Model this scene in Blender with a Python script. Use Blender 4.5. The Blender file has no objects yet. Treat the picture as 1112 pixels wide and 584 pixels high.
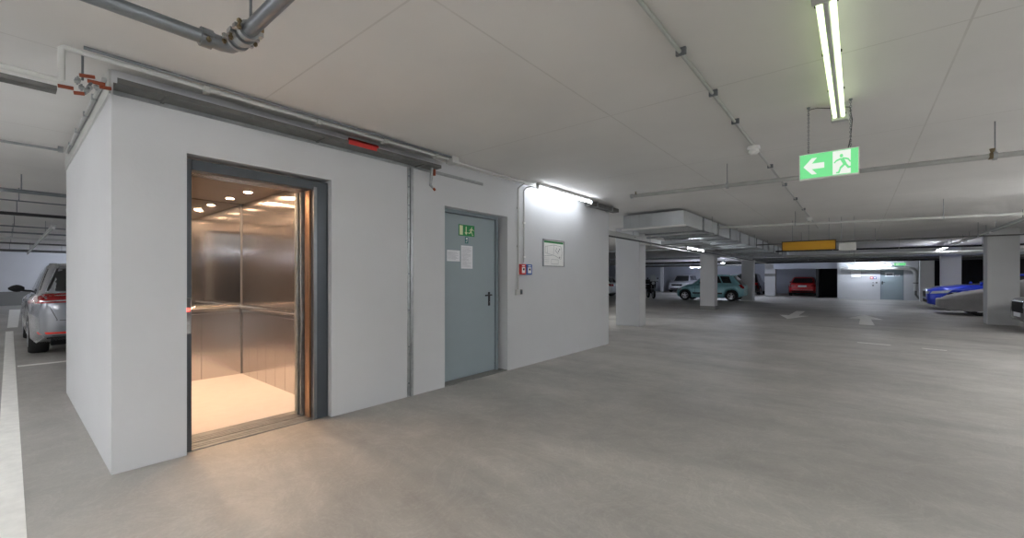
import bpy, bmesh, math, random
from mathutils import Vector, Matrix
from mathutils.bvhtree import BVHTree
random.seed(7)
PI = math.pi
sc = bpy.context.scene
COL = sc.collection

# ------------------------------------------------------------------ camera, world, exposure
TH = math.atan(375 / 455.0)
cam_d = bpy.data.cameras.new('camera')
cam_d.sensor_width = 36.0
cam_d.lens = 455.0 / 1112.0 * 36.0
cam_d.shift_y = 10.0 / 1112.0
cam_d.clip_start = 0.02
cam_d.clip_end = 200
cam = bpy.data.objects.new('camera', cam_d)
COL.objects.link(cam)
cam.location = (0, 0, 1.3)
cam.rotation_euler = (PI / 2, 0, TH)
sc.camera = cam
world = bpy.data.worlds.new('world')
sc.world = world
world.use_nodes = True
world.node_tree.nodes['Background'].inputs[0].default_value = (0.05, 0.05, 0.055, 1)
world.node_tree.nodes['Background'].inputs[1].default_value = 0.2
vs = sc.view_settings
vs.view_transform = 'Standard'
vs.look = 'None'
vs.gamma = 1.0
vs.use_curve_mapping = False
vs.exposure = 0.72
sc.cycles.use_denoising = True
sc.cycles.max_bounces = 10
sc.cycles.diffuse_bounces = 6
sc.cycles.glossy_bounces = 5

TUBE_LIT = 46.0        # the fluorescent tubes in view
TUBE_WALL = 20.0       # the weak tube at the top of the block wall
TUBE_FILL = 90.0       # unseen tubes added out of view as fill light
TUBE_FAR = 270.0        # the tubes at the far end and in unseen fill battens at left
DOWNLIGHT = 540.0     # cab spots
ZC = 2.68              # ceiling height

# ------------------------------------------------------------------ materials
def L(c):
    """sRGB 0-255 to linear"""
    out = []
    for x in c:
        x = x / 255.0
        out.append(x / 12.92 if x <= 0.04045 else ((x + 0.055) / 1.055) ** 2.4)
    return (out[0], out[1], out[2], 1.0)

def mat(name, col, rough=0.5, metal=0.0, var=0.0, scale=6.0, stretch=(1, 1, 1), bump=0.0, bscale=40.0,
        emit=None, estr=0.0, rvar=0.0, coat=0.0, alpha=1.0, trans=0.0, spec=None):
    m = bpy.data.materials.new(name)
    m.use_nodes = True
    nt = m.node_tree
    b = nt.nodes['Principled BSDF']
    col = L(col)
    b.inputs['Base Color'].default_value = col
    b.inputs['Roughness'].default_value = rough
    b.inputs['Metallic'].default_value = metal
    if spec is not None:
        b.inputs['Specular IOR Level'].default_value = spec
    if coat:
        b.inputs['Coat Weight'].default_value = coat
        b.inputs['Coat Roughness'].default_value = 0.06
    if trans:
        b.inputs['Transmission Weight'].default_value = trans
    if emit is not None:
        b.inputs['Emission Color'].default_value = L(emit)
        b.inputs['Emission Strength'].default_value = estr
    if var or bump or rvar:
        tc = nt.nodes.new('ShaderNodeTexCoord')
        mp = nt.nodes.new('ShaderNodeMapping')
        mp.inputs['Scale'].default_value = stretch
        nt.links.new(tc.outputs['Object'], mp.inputs['Vector'])
    if var or rvar:
        n = nt.nodes.new('ShaderNodeTexNoise')
        n.inputs['Scale'].default_value = scale
        n.inputs['Detail'].default_value = 6
        n.inputs['Roughness'].default_value = 0.6
        nt.links.new(mp.outputs['Vector'], n.inputs['Vector'])
    if var:
        cr = nt.nodes.new('ShaderNodeValToRGB')
        cr.color_ramp.elements[0].position = 0.3
        cr.color_ramp.elements[1].position = 0.7
        cr.color_ramp.elements[0].color = tuple(max(0, x * (1 - var)) for x in col[:3]) + (1,)
        cr.color_ramp.elements[1].color = tuple(min(1, x * (1 + var)) for x in col[:3]) + (1,)
        nt.links.new(n.outputs['Fac'], cr.inputs['Fac'])
        nt.links.new(cr.outputs['Color'], b.inputs['Base Color'])
    if rvar:
        mr = nt.nodes.new('ShaderNodeMapRange')
        mr.inputs['From Min'].default_value = 0.3
        mr.inputs['From Max'].default_value = 0.7
        mr.inputs['To Min'].default_value = max(0.02, rough - rvar)
        mr.inputs['To Max'].default_value = min(1, rough + rvar)
        nt.links.new(n.outputs['Fac'], mr.inputs['Value'])
        nt.links.new(mr.outputs['Result'], b.inputs['Roughness'])
    if bump:
        n2 = nt.nodes.new('ShaderNodeTexNoise')
        n2.inputs['Scale'].default_value = bscale
        n2.inputs['Detail'].default_value = 4
        nt.links.new(mp.outputs['Vector'], n2.inputs['Vector'])
        bp = nt.nodes.new('ShaderNodeBump')
        bp.inputs['Strength'].default_value = bump
        bp.inputs['Distance'].default_value = 0.01
        nt.links.new(n2.outputs['Fac'], bp.inputs['Height'])
        nt.links.new(bp.outputs['Normal'], b.inputs['Normal'])
    return m

M = {}
M['wall'] = mat('white_wall_paint', (205, 207, 210), 0.75, var=0.025, scale=1.3, bump=0.08, bscale=30)
M['pillar'] = mat('white_pillar_paint', (200, 201, 201), 0.75, var=0.03, scale=1.5, bump=0.08, bscale=30)
M['greywall'] = mat('grey_wall_paint', (176, 180, 190), 0.8, var=0.05, scale=0.8)
M['plinth'] = mat('grey_plinth_paint', (125, 125, 122), 0.7, var=0.06, scale=2)
M['darkwall'] = mat('unlit_wall_shade', (58, 58, 60), 0.85, var=0.1, scale=1)  # lack of light on the unlit walls is put into this colour
M['galv'] = mat('galvanised_steel', (168, 172, 174), 0.38, 0.85, var=0.18, scale=14, rvar=0.1)
M['pipe'] = mat('grey_steel_pipe', (128, 133, 138), 0.36, 0.8, var=0.12, scale=9, rvar=0.08)
M['palepipe'] = mat('pale_zinc_pipe', (176, 178, 176), 0.42, 0.3, var=0.1, scale=9, rvar=0.08)
M['brass'] = mat('brass_bolt', (120, 108, 84), 0.4, 0.9, var=0.1, scale=20)
M['duct'] = mat('duct_sheet_steel', (196, 200, 202), 0.42, 0.55, var=0.07, scale=2.2, rvar=0.1)
M['dark'] = mat('dark_cable', (38, 38, 40), 0.6, var=0.2, scale=12)
M['tray'] = mat('dull_steel_tray', (110, 110, 108), 0.5, 0.6, var=0.15, scale=10)
M['conduit'] = mat('pale_grey_plastic_conduit', (196, 197, 195), 0.45, var=0.03, scale=8)
M['orange'] = mat('orange_seal', (150, 74, 48), 0.6, var=0.15, scale=15)
M['red'] = mat('red_plastic', (205, 52, 46), 0.4, var=0.04, scale=8)
M['bluebox'] = mat('blue_plastic', (44, 92, 170), 0.4, var=0.04, scale=8)
M['white'] = mat('white_plastic', (232, 232, 230), 0.4, var=0.02, scale=8)
M['label'] = mat('printed_white', (240, 240, 238), 0.6, var=0.015, scale=20)
M['ink'] = mat('grey_print', (150, 155, 160), 0.6, var=0.05, scale=30)
M['inkdark'] = mat('dark_print', (70, 80, 90), 0.6, var=0.05, scale=30)
M['paper'] = mat('white_paper', (232, 234, 238), 0.8, var=0.02, scale=10)
M['anthracite'] = mat('anthracite_steel', (74, 80, 87), 0.38, 0.35, var=0.06, scale=5, rvar=0.06)
M['door'] = mat('grey_blue_door_paint', (148, 162, 168), 0.45, var=0.03, scale=1.5, rvar=0.05)
M['doorframe'] = mat('grey_door_frame', (128, 140, 146), 0.45, var=0.03, scale=3)
M['blackplastic'] = mat('black_plastic', (22, 23, 25), 0.45, var=0.1, scale=10)
M['rubber'] = mat('tyre_rubber', (26, 26, 27), 0.85, var=0.15, scale=20)
M['under'] = mat('underbody_black', (14, 14, 15), 0.9, var=0.1, scale=10)
M['rim'] = mat('alloy_rim', (176, 178, 182), 0.3, 0.7, var=0.05, scale=10)
M['glass'] = mat('tinted_car_glass', (16, 20, 23), 0.06, 0.0, var=0.05, scale=4, coat=1.0)
M['chrome'] = mat('chrome', (215, 217, 220), 0.12, 1.0, var=0.03, scale=6)
M['lens'] = mat('clear_headlight', (214, 220, 226), 0.12, 0.4, var=0.1, scale=30, coat=1.0)
M['tail'] = mat('red_tail_light', (140, 18, 22), 0.25, var=0.2, scale=30, coat=0.4)
M['reflector'] = mat('red_reflector', (214, 48, 40), 0.25, var=0.1, scale=30)
M['plate'] = mat('number_plate_white', (226, 228, 230), 0.5, var=0.04, scale=40)
M['marking'] = mat('white_floor_paint', (244, 243, 238), 0.7, var=0.08, scale=9)
M['yellow'] = mat('amber_sign_face', (214, 158, 32), 0.45, var=0.06, scale=3)
M['signback'] = mat('pale_sign_panel', (206, 207, 200), 0.5, var=0.03, scale=5)
M['tubeoff'] = mat('unlit_tube_glass', (226, 230, 224), 0.25, var=0.02, scale=5, coat=0.5)
M['fixture'] = mat('batten_housing', (188, 190, 188), 0.4, 0.1, var=0.03, scale=6)
M['cover'] = mat('silver_grey_cover_cloth', (150, 148, 148), 0.75, var=0.07, scale=4, bump=0.3, bscale=14)
M['cabfloor'] = mat('pale_vinyl', (224, 222, 222), 0.35, var=0.04, scale=9, rvar=0.05)
M['mirror'] = mat('mirror_glass', (212, 216, 220), 0.05, 1.0, var=0.01, scale=2)
M['tube'] = mat('lit_tube', (255, 255, 255), 0.4, emit=(242, 246, 255), estr=TUBE_LIT, var=0.001)
M['tubefill'] = mat('added_fill_tube', (255, 255, 255), 0.4, emit=(250, 250, 252), estr=TUBE_FILL, var=0.001)  # glow of the added battens out of view
M['tubelane'] = mat('lit_lane_tube', (255, 255, 255), 0.4, emit=(216, 240, 176), estr=1.4, var=0.001)
M['tubewall'] = mat('lit_wall_tube', (255, 255, 255), 0.4, emit=(244, 248, 255), estr=TUBE_WALL, var=0.001)
M['tubedoor'] = mat('lit_door_tube', (255, 255, 255), 0.4, emit=(232, 240, 255), estr=105.0, var=0.001)
M['tubefar'] = mat('lit_far_tube', (255, 255, 255), 0.4, emit=(226, 234, 255), estr=TUBE_FAR, var=0.001)
M['spot'] = mat('lit_downlight', (255, 240, 220), 0.4, emit=(255, 208, 164), estr=DOWNLIGHT, var=0.001)
M['led'] = mat('red_led', (255, 60, 50), 0.4, emit=(255, 60, 50), estr=4.0, var=0.001)
M['greenlit'] = mat('lit_green_sign', (20, 80, 45), 0.4, emit=(118, 222, 144), estr=0.60, var=0.02, scale=3)
M['whitelit'] = mat('lit_white_sign', (90, 90, 88), 0.4, emit=(240, 246, 238), estr=0.56, var=0.01, scale=3)
M['green'] = mat('green_sign', (36, 140, 74), 0.5, var=0.03, scale=10)
M['lumi'] = mat('pale_luminescent_print', (226, 234, 190), 0.5, var=0.02, scale=10)
M['teal_s'] = mat('teal_sticker', (24, 110, 110), 0.5, var=0.03, scale=10)
M['jambreflect'] = mat('jamb_orange_reflection', (160, 126, 98), 0.3, 0.85, var=0.12, scale=5, stretch=(40, 40, 0.4), rvar=0.06)  # orange cab reflection put into the jamb's colour

def steel(name, col, rough, aniso=0.75):
    """stainless sheet with fine vertical brushing"""
    m = mat(name, col, rough, 0.97, var=0.03, scale=3, stretch=(30, 30, 0.15))
    nt = m.node_tree
    tg = nt.nodes.new('ShaderNodeTangent')
    tg.direction_type = 'RADIAL'
    tg.axis = 'Z'
    b = nt.nodes['Principled BSDF']
    b.inputs['Anisotropic'].default_value = aniso
    nt.links.new(tg.outputs[0], b.inputs['Tangent'])
    return m
M['steel'] = steel('brushed_stainless', (200, 200, 202), 0.16)
M['steelwarm'] = steel('warm_brushed_stainless', (204, 200, 200), 0.17)
M['steelceil'] = mat('brushed_cab_ceiling', (140, 126, 112), 0.34, 0.85, var=0.08, scale=3, stretch=(30, 0.5, 1), rvar=0.05)

def paint(name, col, rough=0.3, metal=0.25):
    return mat(name, col, rough, metal, var=0.04, scale=5, coat=1.0)

def floor_material():
    m = bpy.data.materials.new('polished_concrete_floor')
    m.use_nodes = True
    nt = m.node_tree
    N = nt.nodes
    b = N['Principled BSDF']
    tc = N.new('ShaderNodeTexCoord')
    def noise(scale, detail, stretch=(1, 1, 1), rough=0.6, dist=0.0):
        mp = N.new('ShaderNodeMapping')
        mp.inputs['Scale'].default_value = stretch
        nt.links.new(tc.outputs['Object'], mp.inputs['Vector'])
        n = N.new('ShaderNodeTexNoise')
        n.inputs['Scale'].default_value = scale
        n.inputs['Detail'].default_value = detail
        n.inputs['Roughness'].default_value = rough
        n.inputs['Distortion'].default_value = dist
        nt.links.new(mp.outputs['Vector'], n.inputs['Vector'])
        return n.outputs['Fac']
    def ramp(fac, p0, c0, p1, c1):
        r = N.new('ShaderNodeValToRGB')
        r.color_ramp.elements[0].position = p0
        r.color_ramp.elements[0].color = c0
        r.color_ramp.elements[1].position = p1
        r.color_ramp.elements[1].color = c1
        nt.links.new(fac, r.inputs['Fac'])
        return r.outputs['Color']
    def mix(mode, fac, a, bb):
        x = N.new('ShaderNodeMix')
        x.data_type = 'RGBA'
        x.blend_type = mode
        x.inputs[0].default_value = fac
        nt.links.new(a, x.inputs[6])
        nt.links.new(bb, x.inputs[7])
        return x.outputs[2]
    base = ramp(noise(0.55, 5, dist=0.4), 0.3, L((170, 168, 164)), 0.7, L((189, 187, 183)))
    cloud = ramp(noise(2.6, 8, rough=0.7), 0.25, (0.86, 0.86, 0.86, 1), 0.75, (1.08, 1.07, 1.05, 1))
    drag = ramp(noise(0.8, 6, (0.35, 1.6, 1)), 0.38, (0.80, 0.80, 0.80, 1), 0.6, (1.04, 1.04, 1.04, 1))
    speck = ramp(noise(60, 3), 0.3, (0.94, 0.94, 0.94, 1), 0.7, (1.03, 1.03, 1.03, 1))
    c = mix('MULTIPLY', 1.0, base, cloud)
    c = mix('MULTIPLY', 0.55, c, drag)
    c = mix('MULTIPLY', 1.0, c, speck)
    swirl = N.new('ShaderNodeValToRGB')
    for k, (p, v) in enumerate(((0.47, 1.0), (0.5, 1.09), (0.53, 1.0))):
        e = swirl.color_ramp.elements[k] if k < 2 else swirl.color_ramp.elements.new(p)
        e.position = p
        e.color = (v, v, v, 1)
    nt.links.new(noise(1.9, 9, rough=0.68, dist=2.2), swirl.inputs['Fac'])
    c = mix('MULTIPLY', 1.0, c, swirl.outputs['Color'])
    stain = ramp(noise(0.33, 7, (0.5, 1.3, 1), 0.7, 0.8), 0.40, (0.72, 0.72, 0.72, 1), 0.58, (1.03, 1.03, 1.02, 1))
    c = mix('MULTIPLY', 0.7, c, stain)
    nt.links.new(c, b.inputs['Base Color'])
    mr = N.new('ShaderNodeMapRange')
    mr.inputs['From Min'].default_value = 0.3
    mr.inputs['From Max'].default_value = 0.7
    mr.inputs['To Min'].default_value = 0.44
    mr.inputs['To Max'].default_value = 0.62
    b.inputs['Specular IOR Level'].default_value = 0.32
    nt.links.new(noise(1.7, 6, dist=0.5), mr.inputs['Value'])
    nt.links.new(mr.outputs['Result'], b.inputs['Roughness'])
    bp = N.new('ShaderNodeBump')
    bp.inputs['Strength'].default_value = 0.05
    bp.inputs['Distance'].default_value = 0.01
    nt.links.new(noise(9, 5), bp.inputs['Height'])
    nt.links.new(bp.outputs['Normal'], b.inputs['Normal'])
    return m

def ceiling_material():
    m = bpy.data.materials.new('painted_concrete_ceiling')
    m.use_nodes = True
    nt = m.node_tree
    N = nt.nodes
    b = N['Principled BSDF']
    b.inputs['Roughness'].default_value = 0.85
    tc = N.new('ShaderNodeTexCoord')
    sep = N.new('ShaderNodeSeparateXYZ')
    nt.links.new(tc.outputs['Object'], sep.inputs[0])
    def math_(op, a, v=None, bsock=None):
        n = N.new('ShaderNodeMath')
        n.operation = op
        nt.links.new(a, n.inputs[0])
        if bsock is not None:
            nt.links.new(bsock, n.inputs[1])
        elif v is not None:
            n.inputs[1].default_value = v
        return n.outputs[0]
    def joint(axis, off, pitch, half):
        d = math_('ADD', sep.outputs[axis], -off)
        d = math_('MODULO', math_('ADD', d, pitch * 40 + pitch / 2), pitch)
        d = math_('ABSOLUTE', math_('ADD', d, -pitch / 2))
        return math_('LESS_THAN', d, half)
    j = math_('MAXIMUM', joint('X', -1.57, 2.09, 0.006), bsock=joint('Y', 2.53, 2.0, 0.006))
    n = N.new('ShaderNodeTexNoise')
    n.inputs['Scale'].default_value = 0.9
    n.inputs['Detail'].default_value = 6
    nt.links.new(tc.outputs['Object'], n.inputs['Vector'])
    n2 = N.new('ShaderNodeTexNoise')
    n2.inputs['Scale'].default_value = 3.5
    n2.inputs['Detail'].default_value = 5
    nt.links.new(tc.outputs['Object'], n2.inputs['Vector'])
    jm = math_('MULTIPLY', j, bsock=math_('MULTIPLY', n2.outputs['Fac'], 0.5))
    r = N.new('ShaderNodeValToRGB')
    r.color_ramp.elements[0].position = 0.3
    r.color_ramp.elements[0].color = L((212, 211, 209))
    r.color_ramp.elements[1].position = 0.7
    r.color_ramp.elements[1].color = L((222, 221, 219))
    nt.links.new(n.outputs['Fac'], r.inputs['Fac'])
    x = N.new('ShaderNodeMix')
    x.data_type = 'RGBA'
    nt.links.new(jm, x.inputs[0])
    nt.links.new(r.outputs['Color'], x.inputs[6])
    x.inputs[7].default_value = L((150, 146, 140))
    nt.links.new(x.outputs[2], b.inputs['Base Color'])
    return m
M['floor'] = floor_material()
M['ceiling'] = ceiling_material()

# ------------------------------------------------------------------ mesh helpers
class MB:
    def __init__(s):
        s.v = []
        s.f = []
    def add(s, vs_, fs):
        o = len(s.v)
        s.v += [tuple(p) for p in vs_]
        s.f += [tuple(i + o for i in f) for f in fs]
        return s
    def box(s, x0, x1, y0, y1, z0, z1):
        if x0 > x1: x0, x1 = x1, x0
        if y0 > y1: y0, y1 = y1, y0
        if z0 > z1: z0, z1 = z1, z0
        return s.add([(x0, y0, z0), (x1, y0, z0), (x1, y1, z0), (x0, y1, z0), (x0, y0, z1), (x1, y0, z1), (x1, y1, z1), (x0, y1, z1)],
                     [(0, 3, 2, 1), (4, 5, 6, 7), (0, 1, 5, 4), (1, 2, 6, 5), (2, 3, 7, 6), (3, 0, 4, 7)])
    def tube(s, pts, r, n=12):
        pts = [Vector(p) for p in pts]
        rings = []
        up = None
        for i, p in enumerate(pts):
            a = (pts[i] - pts[i - 1]).normalized() if i else None
            b = (pts[i + 1] - pts[i]).normalized() if i < len(pts) - 1 else None
            t = (a + b).normalized() if a and b else (a or b)
            k = 1.0 / max(0.35, t.dot(b)) if a and b else 1.0
            if up is None:
                up = Vector((0, 0, 1)) if abs(t.z) < 0.9 else Vector((1, 0, 0))
            side = t.cross(up).normalized()
            u2 = side.cross(t).normalized()
            up = u2
            rr = r[i] if isinstance(r, (list, tuple)) else r
            bend = (a - b).normalized() if a and b and (a - b).length > 1e-4 else None
            ring = []
            for j in range(n):
                q = side * math.cos(2 * PI * j / n) * rr + u2 * math.sin(2 * PI * j / n) * rr
                if bend is not None and k > 1.001:
                    q += bend * q.dot(bend) * (k - 1)
                ring.append(p + q)
            rings.append(ring)
        vs_ = [q for ring in rings for q in ring]
        fs = []
        for i in range(len(rings) - 1):
            for j in range(n):
                fs.append((i * n + j, i * n + (j + 1) % n, (i + 1) * n + (j + 1) % n, (i + 1) * n + j))
        fs.append(tuple(range(n))[::-1])
        fs.append(tuple((len(rings) - 1) * n + j for j in range(n)))
        return s.add(vs_, fs)
    def cyl(s, p0, p1, r, n=16):
        return s.tube([p0, p1], r, n)
    def lathe(s, prof, c, axis='z', n=24, ring=False):
        """prof: (radius, offset along axis) closed between first and last"""
        vs_ = []
        for (r, h) in prof:
            for j in range(n):
                a = 2 * PI * j / n
                q = {'z': (r * math.cos(a), r * math.sin(a), h), 'y': (r * math.cos(a), h, r * math.sin(a)), 'x': (h, r * math.cos(a), r * math.sin(a))}[axis]
                vs_.append((c[0] + q[0], c[1] + q[1], c[2] + q[2]))
        fs = []
        for i in range(len(prof) - 1):
            for j in range(n):
                fs.append((i * n + j, i * n + (j + 1) % n, (i + 1) * n + (j + 1) % n, (i + 1) * n + j))
        if ring:
            k = (len(prof) - 1) * n
            for j in range(n):
                fs.append((k + j, k + (j + 1) % n, (j + 1) % n, j))
        else:
            fs.append(tuple(range(n)))
            fs.append(tuple((len(prof) - 1) * n + j for j in range(n)))
        return s.add(vs_, fs)
    def prism(s, poly, fn, t0, t1):
        """poly in 2D, fn(u, v, t) -> 3D"""
        n = len(poly)
        vs_ = [fn(u, v, t0) for u, v in poly] + [fn(u, v, t1) for u, v in poly]
        fs = [tuple(range(n))[::-1], tuple(range(n, 2 * n))]
        for i in range(n):
            fs.append((i, (i + 1) % n, n + (i + 1) % n, n + i))
        return s.add(vs_, fs)
    def build(s, name, m, parent=None, local=False, bevel=0.0, sharp=38):
        me = bpy.data.meshes.new(name)
        vs_ = s.v
        if parent is not None:
            org = Vector((0, 0, 0)) if local else absloc(parent)
        else:
            xs = [p[0] for p in vs_]; ys = [p[1] for p in vs_]; zs = [p[2] for p in vs_]
            org = Vector(((min(xs) + max(xs)) / 2, (min(ys) + max(ys)) / 2, min(zs)))
        me.from_pydata([(p[0] - org.x, p[1] - org.y, p[2] - org.z) for p in vs_], [], s.f)
        bm = bmesh.new()
        bm.from_mesh(me)
        bmesh.ops.recalc_face_normals(bm, faces=bm.faces)
        bm.to_mesh(me)
        bm.free()
        me.materials.append(m)
        for p in me.polygons:
            p.use_smooth = True
        me.set_sharp_from_angle(angle=math.radians(sharp))
        o = bpy.data.objects.new(name, me)
        COL.objects.link(o)
        if parent is not None:
            o.parent = parent
        else:
            o.location = org
        if bevel:
            bv = o.modifiers.new('edge', 'BEVEL')
            bv.width = bevel
            bv.segments = 2
            bv.limit_method = 'ANGLE'
        return o

def absloc(o):
    p = Vector((0, 0, 0))
    while o is not None:
        p += o.location
        o = o.parent
    return p

def tag(o, label=None, cat=None, group=None, kind=None):
    if label: o['label'] = label
    if cat: o['category'] = cat
    if group: o['group'] = group
    if kind: o['kind'] = kind
    return o

def thing(name, label, cat, loc=(0, 0, 0), rz=0.0, group=None):
    o = bpy.data.objects.new(name, None)
    COL.objects.link(o)
    o.location = loc
    o.rotation_euler = (0, 0, rz)
    o.empty_display_size = 0.2
    return tag(o, label, cat, group)

def struct(o, label, cat):
    return tag(o, label, cat, None, 'structure')

def copy_tree(o, parent=None):
    c = o.copy()
    COL.objects.link(c)
    if parent is not None:
        c.parent = parent
    for ch in list(o.children):
        copy_tree(ch, c)
    return c

# ------------------------------------------------------------------ the room
W = -3.80                      # face of the white lift block
struct(MB().box(-31, 10, -9, 46.5, -0.2, 0).build('floor', M['floor']), 'worn grey concrete garage floor', 'floor')
struct(MB().box(-31, 10, -9, 46.5, ZC, ZC + 0.25).build('ceiling', M['ceiling']), 'pale concrete ceiling with thin panel joints', 'ceiling')
struct(MB().box(-31.2, -31, -9, 46.5, 0.66, ZC).build('wall_left', M['wall']), 'white garage end wall beyond the silver estate car', 'wall')
struct(MB().box(-31.2, -30.97, -9, 46.5, 0, 0.66).build('baseboard_left', M['plinth']), 'grey painted band along the foot of the end wall', 'baseboard')
struct(MB().box(-31, 10, -9.2, -9, 0, ZC).build('wall_rear', M['wall']), 'white garage wall at the rear', 'wall')
struct(MB().box(10, 10.2, -9, 46.5, 0, ZC).build('wall_right', M['darkwall']), 'side wall behind the parked blue car, coloured dark as unlit', 'wall')
struct(MB().box(-31, -2.15, 42.6, 42.8, 0, ZC).build('wall_far', M['greywall']), 'pale grey back wall behind the red and silver cars', 'wall')
# unlit bay right of the red car
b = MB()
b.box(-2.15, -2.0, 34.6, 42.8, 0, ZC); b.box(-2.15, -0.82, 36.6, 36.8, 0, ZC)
struct(b.build('wall_bay', M['darkwall']), 'walls of the unlit bay right of the red car, coloured as shade', 'wall')
b = MB()
b.box(-0.82, 1.07, 33.75, 34.0, 0, ZC); b.box(2.11, 2.75, 33.75, 34.0, 0, ZC); b.box(1.07, 2.11, 33.75, 34.0, 2.06, ZC)
b.box(-0.98, -0.82, 33.75, 36.8, 0, ZC)
struct(b.build('wall_door', M['wall']), 'white far wall around the distant grey door', 'wall')
struct(MB().box(2.75, 10, 38.0, 38.2, 0, ZC).build('wall_recess', M['darkwall']), 'unlit wall behind the right row of pillars, coloured as shade', 'wall')
struct(MB().box(-4.5, -0.82, 34.2, 34.5, 1.93, ZC).build('trim_lintel', M['greywall']), 'concrete lintel above the red car bay', 'beam')

# lift block, with the lift opening and the door opening
EY0, EY1, EZ = 0.856, 1.953, 2.22
DY0, DY1, DZ = 3.349, 4.509, 2.165
YB0, YB1 = 0.453, 7.62
b = MB()
t = 0.24
b.box(W - t, W, YB0, EY0, 0, ZC)
b.box(W - t, W, EY0, EY1, EZ, ZC)
b.box(W - t, W, EY1, DY0, 0, ZC)
b.box(W - t, W, DY0, DY1, DZ, ZC)
b.box(W - t, W, DY1, YB1, 0, ZC)
b.box(-6.94, W - t, YB0, YB0 + 0.2, 0, ZC)
b.box(-6.94, W - t, YB1 - 0.2, YB1, 0, ZC)
b.box(-6.94, -6.74, YB0 + 0.2, YB1 - 0.2, 0, ZC)
struct(b.build('wall_block', M['wall']), 'white walls of the lift block with lift and door openings', 'wall')

# square pillars
def pillar(x0, x1, y0, y1, label, band=False):
    p = tag(MB().box(x0, x1, y0, y1, 0.0, ZC).build('pillar', M['pillar'], bevel=0.012), label, 'pillar', 'square concrete pillars', 'structure')
    return p
pillar(-5.18, -4.5, 10.82, 11.25, 'broad white pillar under the near end of the air duct')
pp = pillar(-5.06, -4.5, 18.45, 18.95, 'white pillar in front of the turquoise hatchback, dark at its foot')
MB().box(-5.075, -4.485, 18.435, 18.965, 0, 0.16).build('foot_band', M['plinth'], pp)
pillar(-5.15, -4.55, 27.0, 27.5, 'white pillar just behind the tail of the turquoise hatchback')
pp = pillar(-5.3, -4.62, 35.9, 36.4, 'white pillar between the black car and the red car')
MB().box(-5.305, -4.615, 35.89, 36.0, 1.44, 1.64).build('grey_band', M['plinth'], pp)
pillar(2.82, 3.42, 17.6, 18.1, 'large white pillar right of the cloth covered car')
pillar(2.88, 3.5, 26.5, 27.0, 'white pillar behind the blue car bonnet')
pillar(2.68, 3.25, 32.3, 32.8, 'white pillar right of the distant grey door')
tag(MB().box(-14.3, -14.05, 39.3, 39.5, 0, ZC).build('pillar', M['wall']), 'slim white post left of the distant silver car', 'pillar', 'square concrete pillars', 'structure')

# ------------------------------------------------------------------ grey fire door
XD = W - 0.15
dr = struct(MB().box(XD - 0.05, XD, 3.42, 4.405, 0.012, 2.115).build('door_1', M['door'], bevel=0.004), 'grey steel fire door with papers and green exit sign', 'door')
b = MB()
b.box(XD - 0.06, XD + 0.03, 4.405, 4.45, 0, 2.165); b.box(XD - 0.06, XD + 0.03, 3.36, 3.42, 0, 2.165); b.box(XD - 0.06, XD + 0.03, 3.42, 4.405, 2.12, 2.165)
b.build('door_frame', M['doorframe'], dr, bevel=0.004)
b = MB()
for z in (0.3, 1.0, 1.8):
    b.cyl((XD + 0.008, 3.43, z), (XD + 0.008, 3.43, z + 0.12), 0.012, 10)
b.build('hinge', M['doorframe'], dr)
hd = MB().box(XD, XD + 0.01, 4.27, 4.305, 0.92, 1.11).build('handle', M['blackplastic'], dr, bevel=0.004)
MB().tube([(XD, 4.288, 1.07), (XD + 0.05, 4.288, 1.07), (XD + 0.055, 4.27, 1.07), (XD + 0.055, 4.165, 1.065)], 0.010, 10).build('lever', M['blackplastic'], hd)
MB().cyl((XD + 0.01, 4.288, 0.97), (XD + 0.018, 4.288, 0.97), 0.011, 12).build('lock_cylinder', M['chrome'], hd)
struct(MB().box(XD - 0.06, W, DY0, DY1, 0.0, 0.012).build('trim_1', M['plinth']), 'concrete threshold below the grey fire door', 'threshold')
b = MB()
b.box(W - t, XD - 0.06, DY0, DY1, 0, DZ)
struct(b.build('trim_2', M['darkwall']), 'dark backing behind the grey fire door', 'trim')

def capsule(p, q, r, n=6):
    a = math.atan2(q[1] - p[1], q[0] - p[0])
    pts = []
    for i in range(n + 1):
        k = a + PI / 2 + PI * i / n
        pts.append((p[0] + r * math.cos(k), p[1] + r * math.sin(k)))
    for i in range(n + 1):
        k = a - PI / 2 + PI * i / n
        pts.append((q[0] + r * math.cos(k), q[1] + r * math.sin(k)))
    return pts
def circle(c, r, n=16):
    return [(c[0] + r * math.cos(2 * PI * i / n), c[1] + r * math.sin(2 * PI * i / n)) for i in range(n)]
def running_man(flip=False):
    """unit-height running figure in a unit square, running to the left"""
    ps = [circle((0.40, 0.80), 0.085),
          [(0.33, 0.64), (0.50, 0.72), (0.66, 0.42), (0.52, 0.34)],
          capsule((0.36, 0.66), (0.16, 0.60), 0.038), capsule((0.16, 0.60), (0.06, 0.52), 0.034),
          capsule((0.50, 0.68), (0.72, 0.62), 0.038), capsule((0.72, 0.62), (0.82, 0.50), 0.034),
          capsule((0.55, 0.40), (0.36, 0.26), 0.052), capsule((0.36, 0.26), (0.27, 0.05), 0.044), capsule((0.27, 0.05), (0.17, 0.05), 0.035),
          capsule((0.60, 0.40), (0.74, 0.24), 0.052), capsule((0.74, 0.24), (0.98, 0.26), 0.042)]
    if flip:
        ps = [[(1 - u, v) for u, v in p] for p in ps]
    return ps

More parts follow.
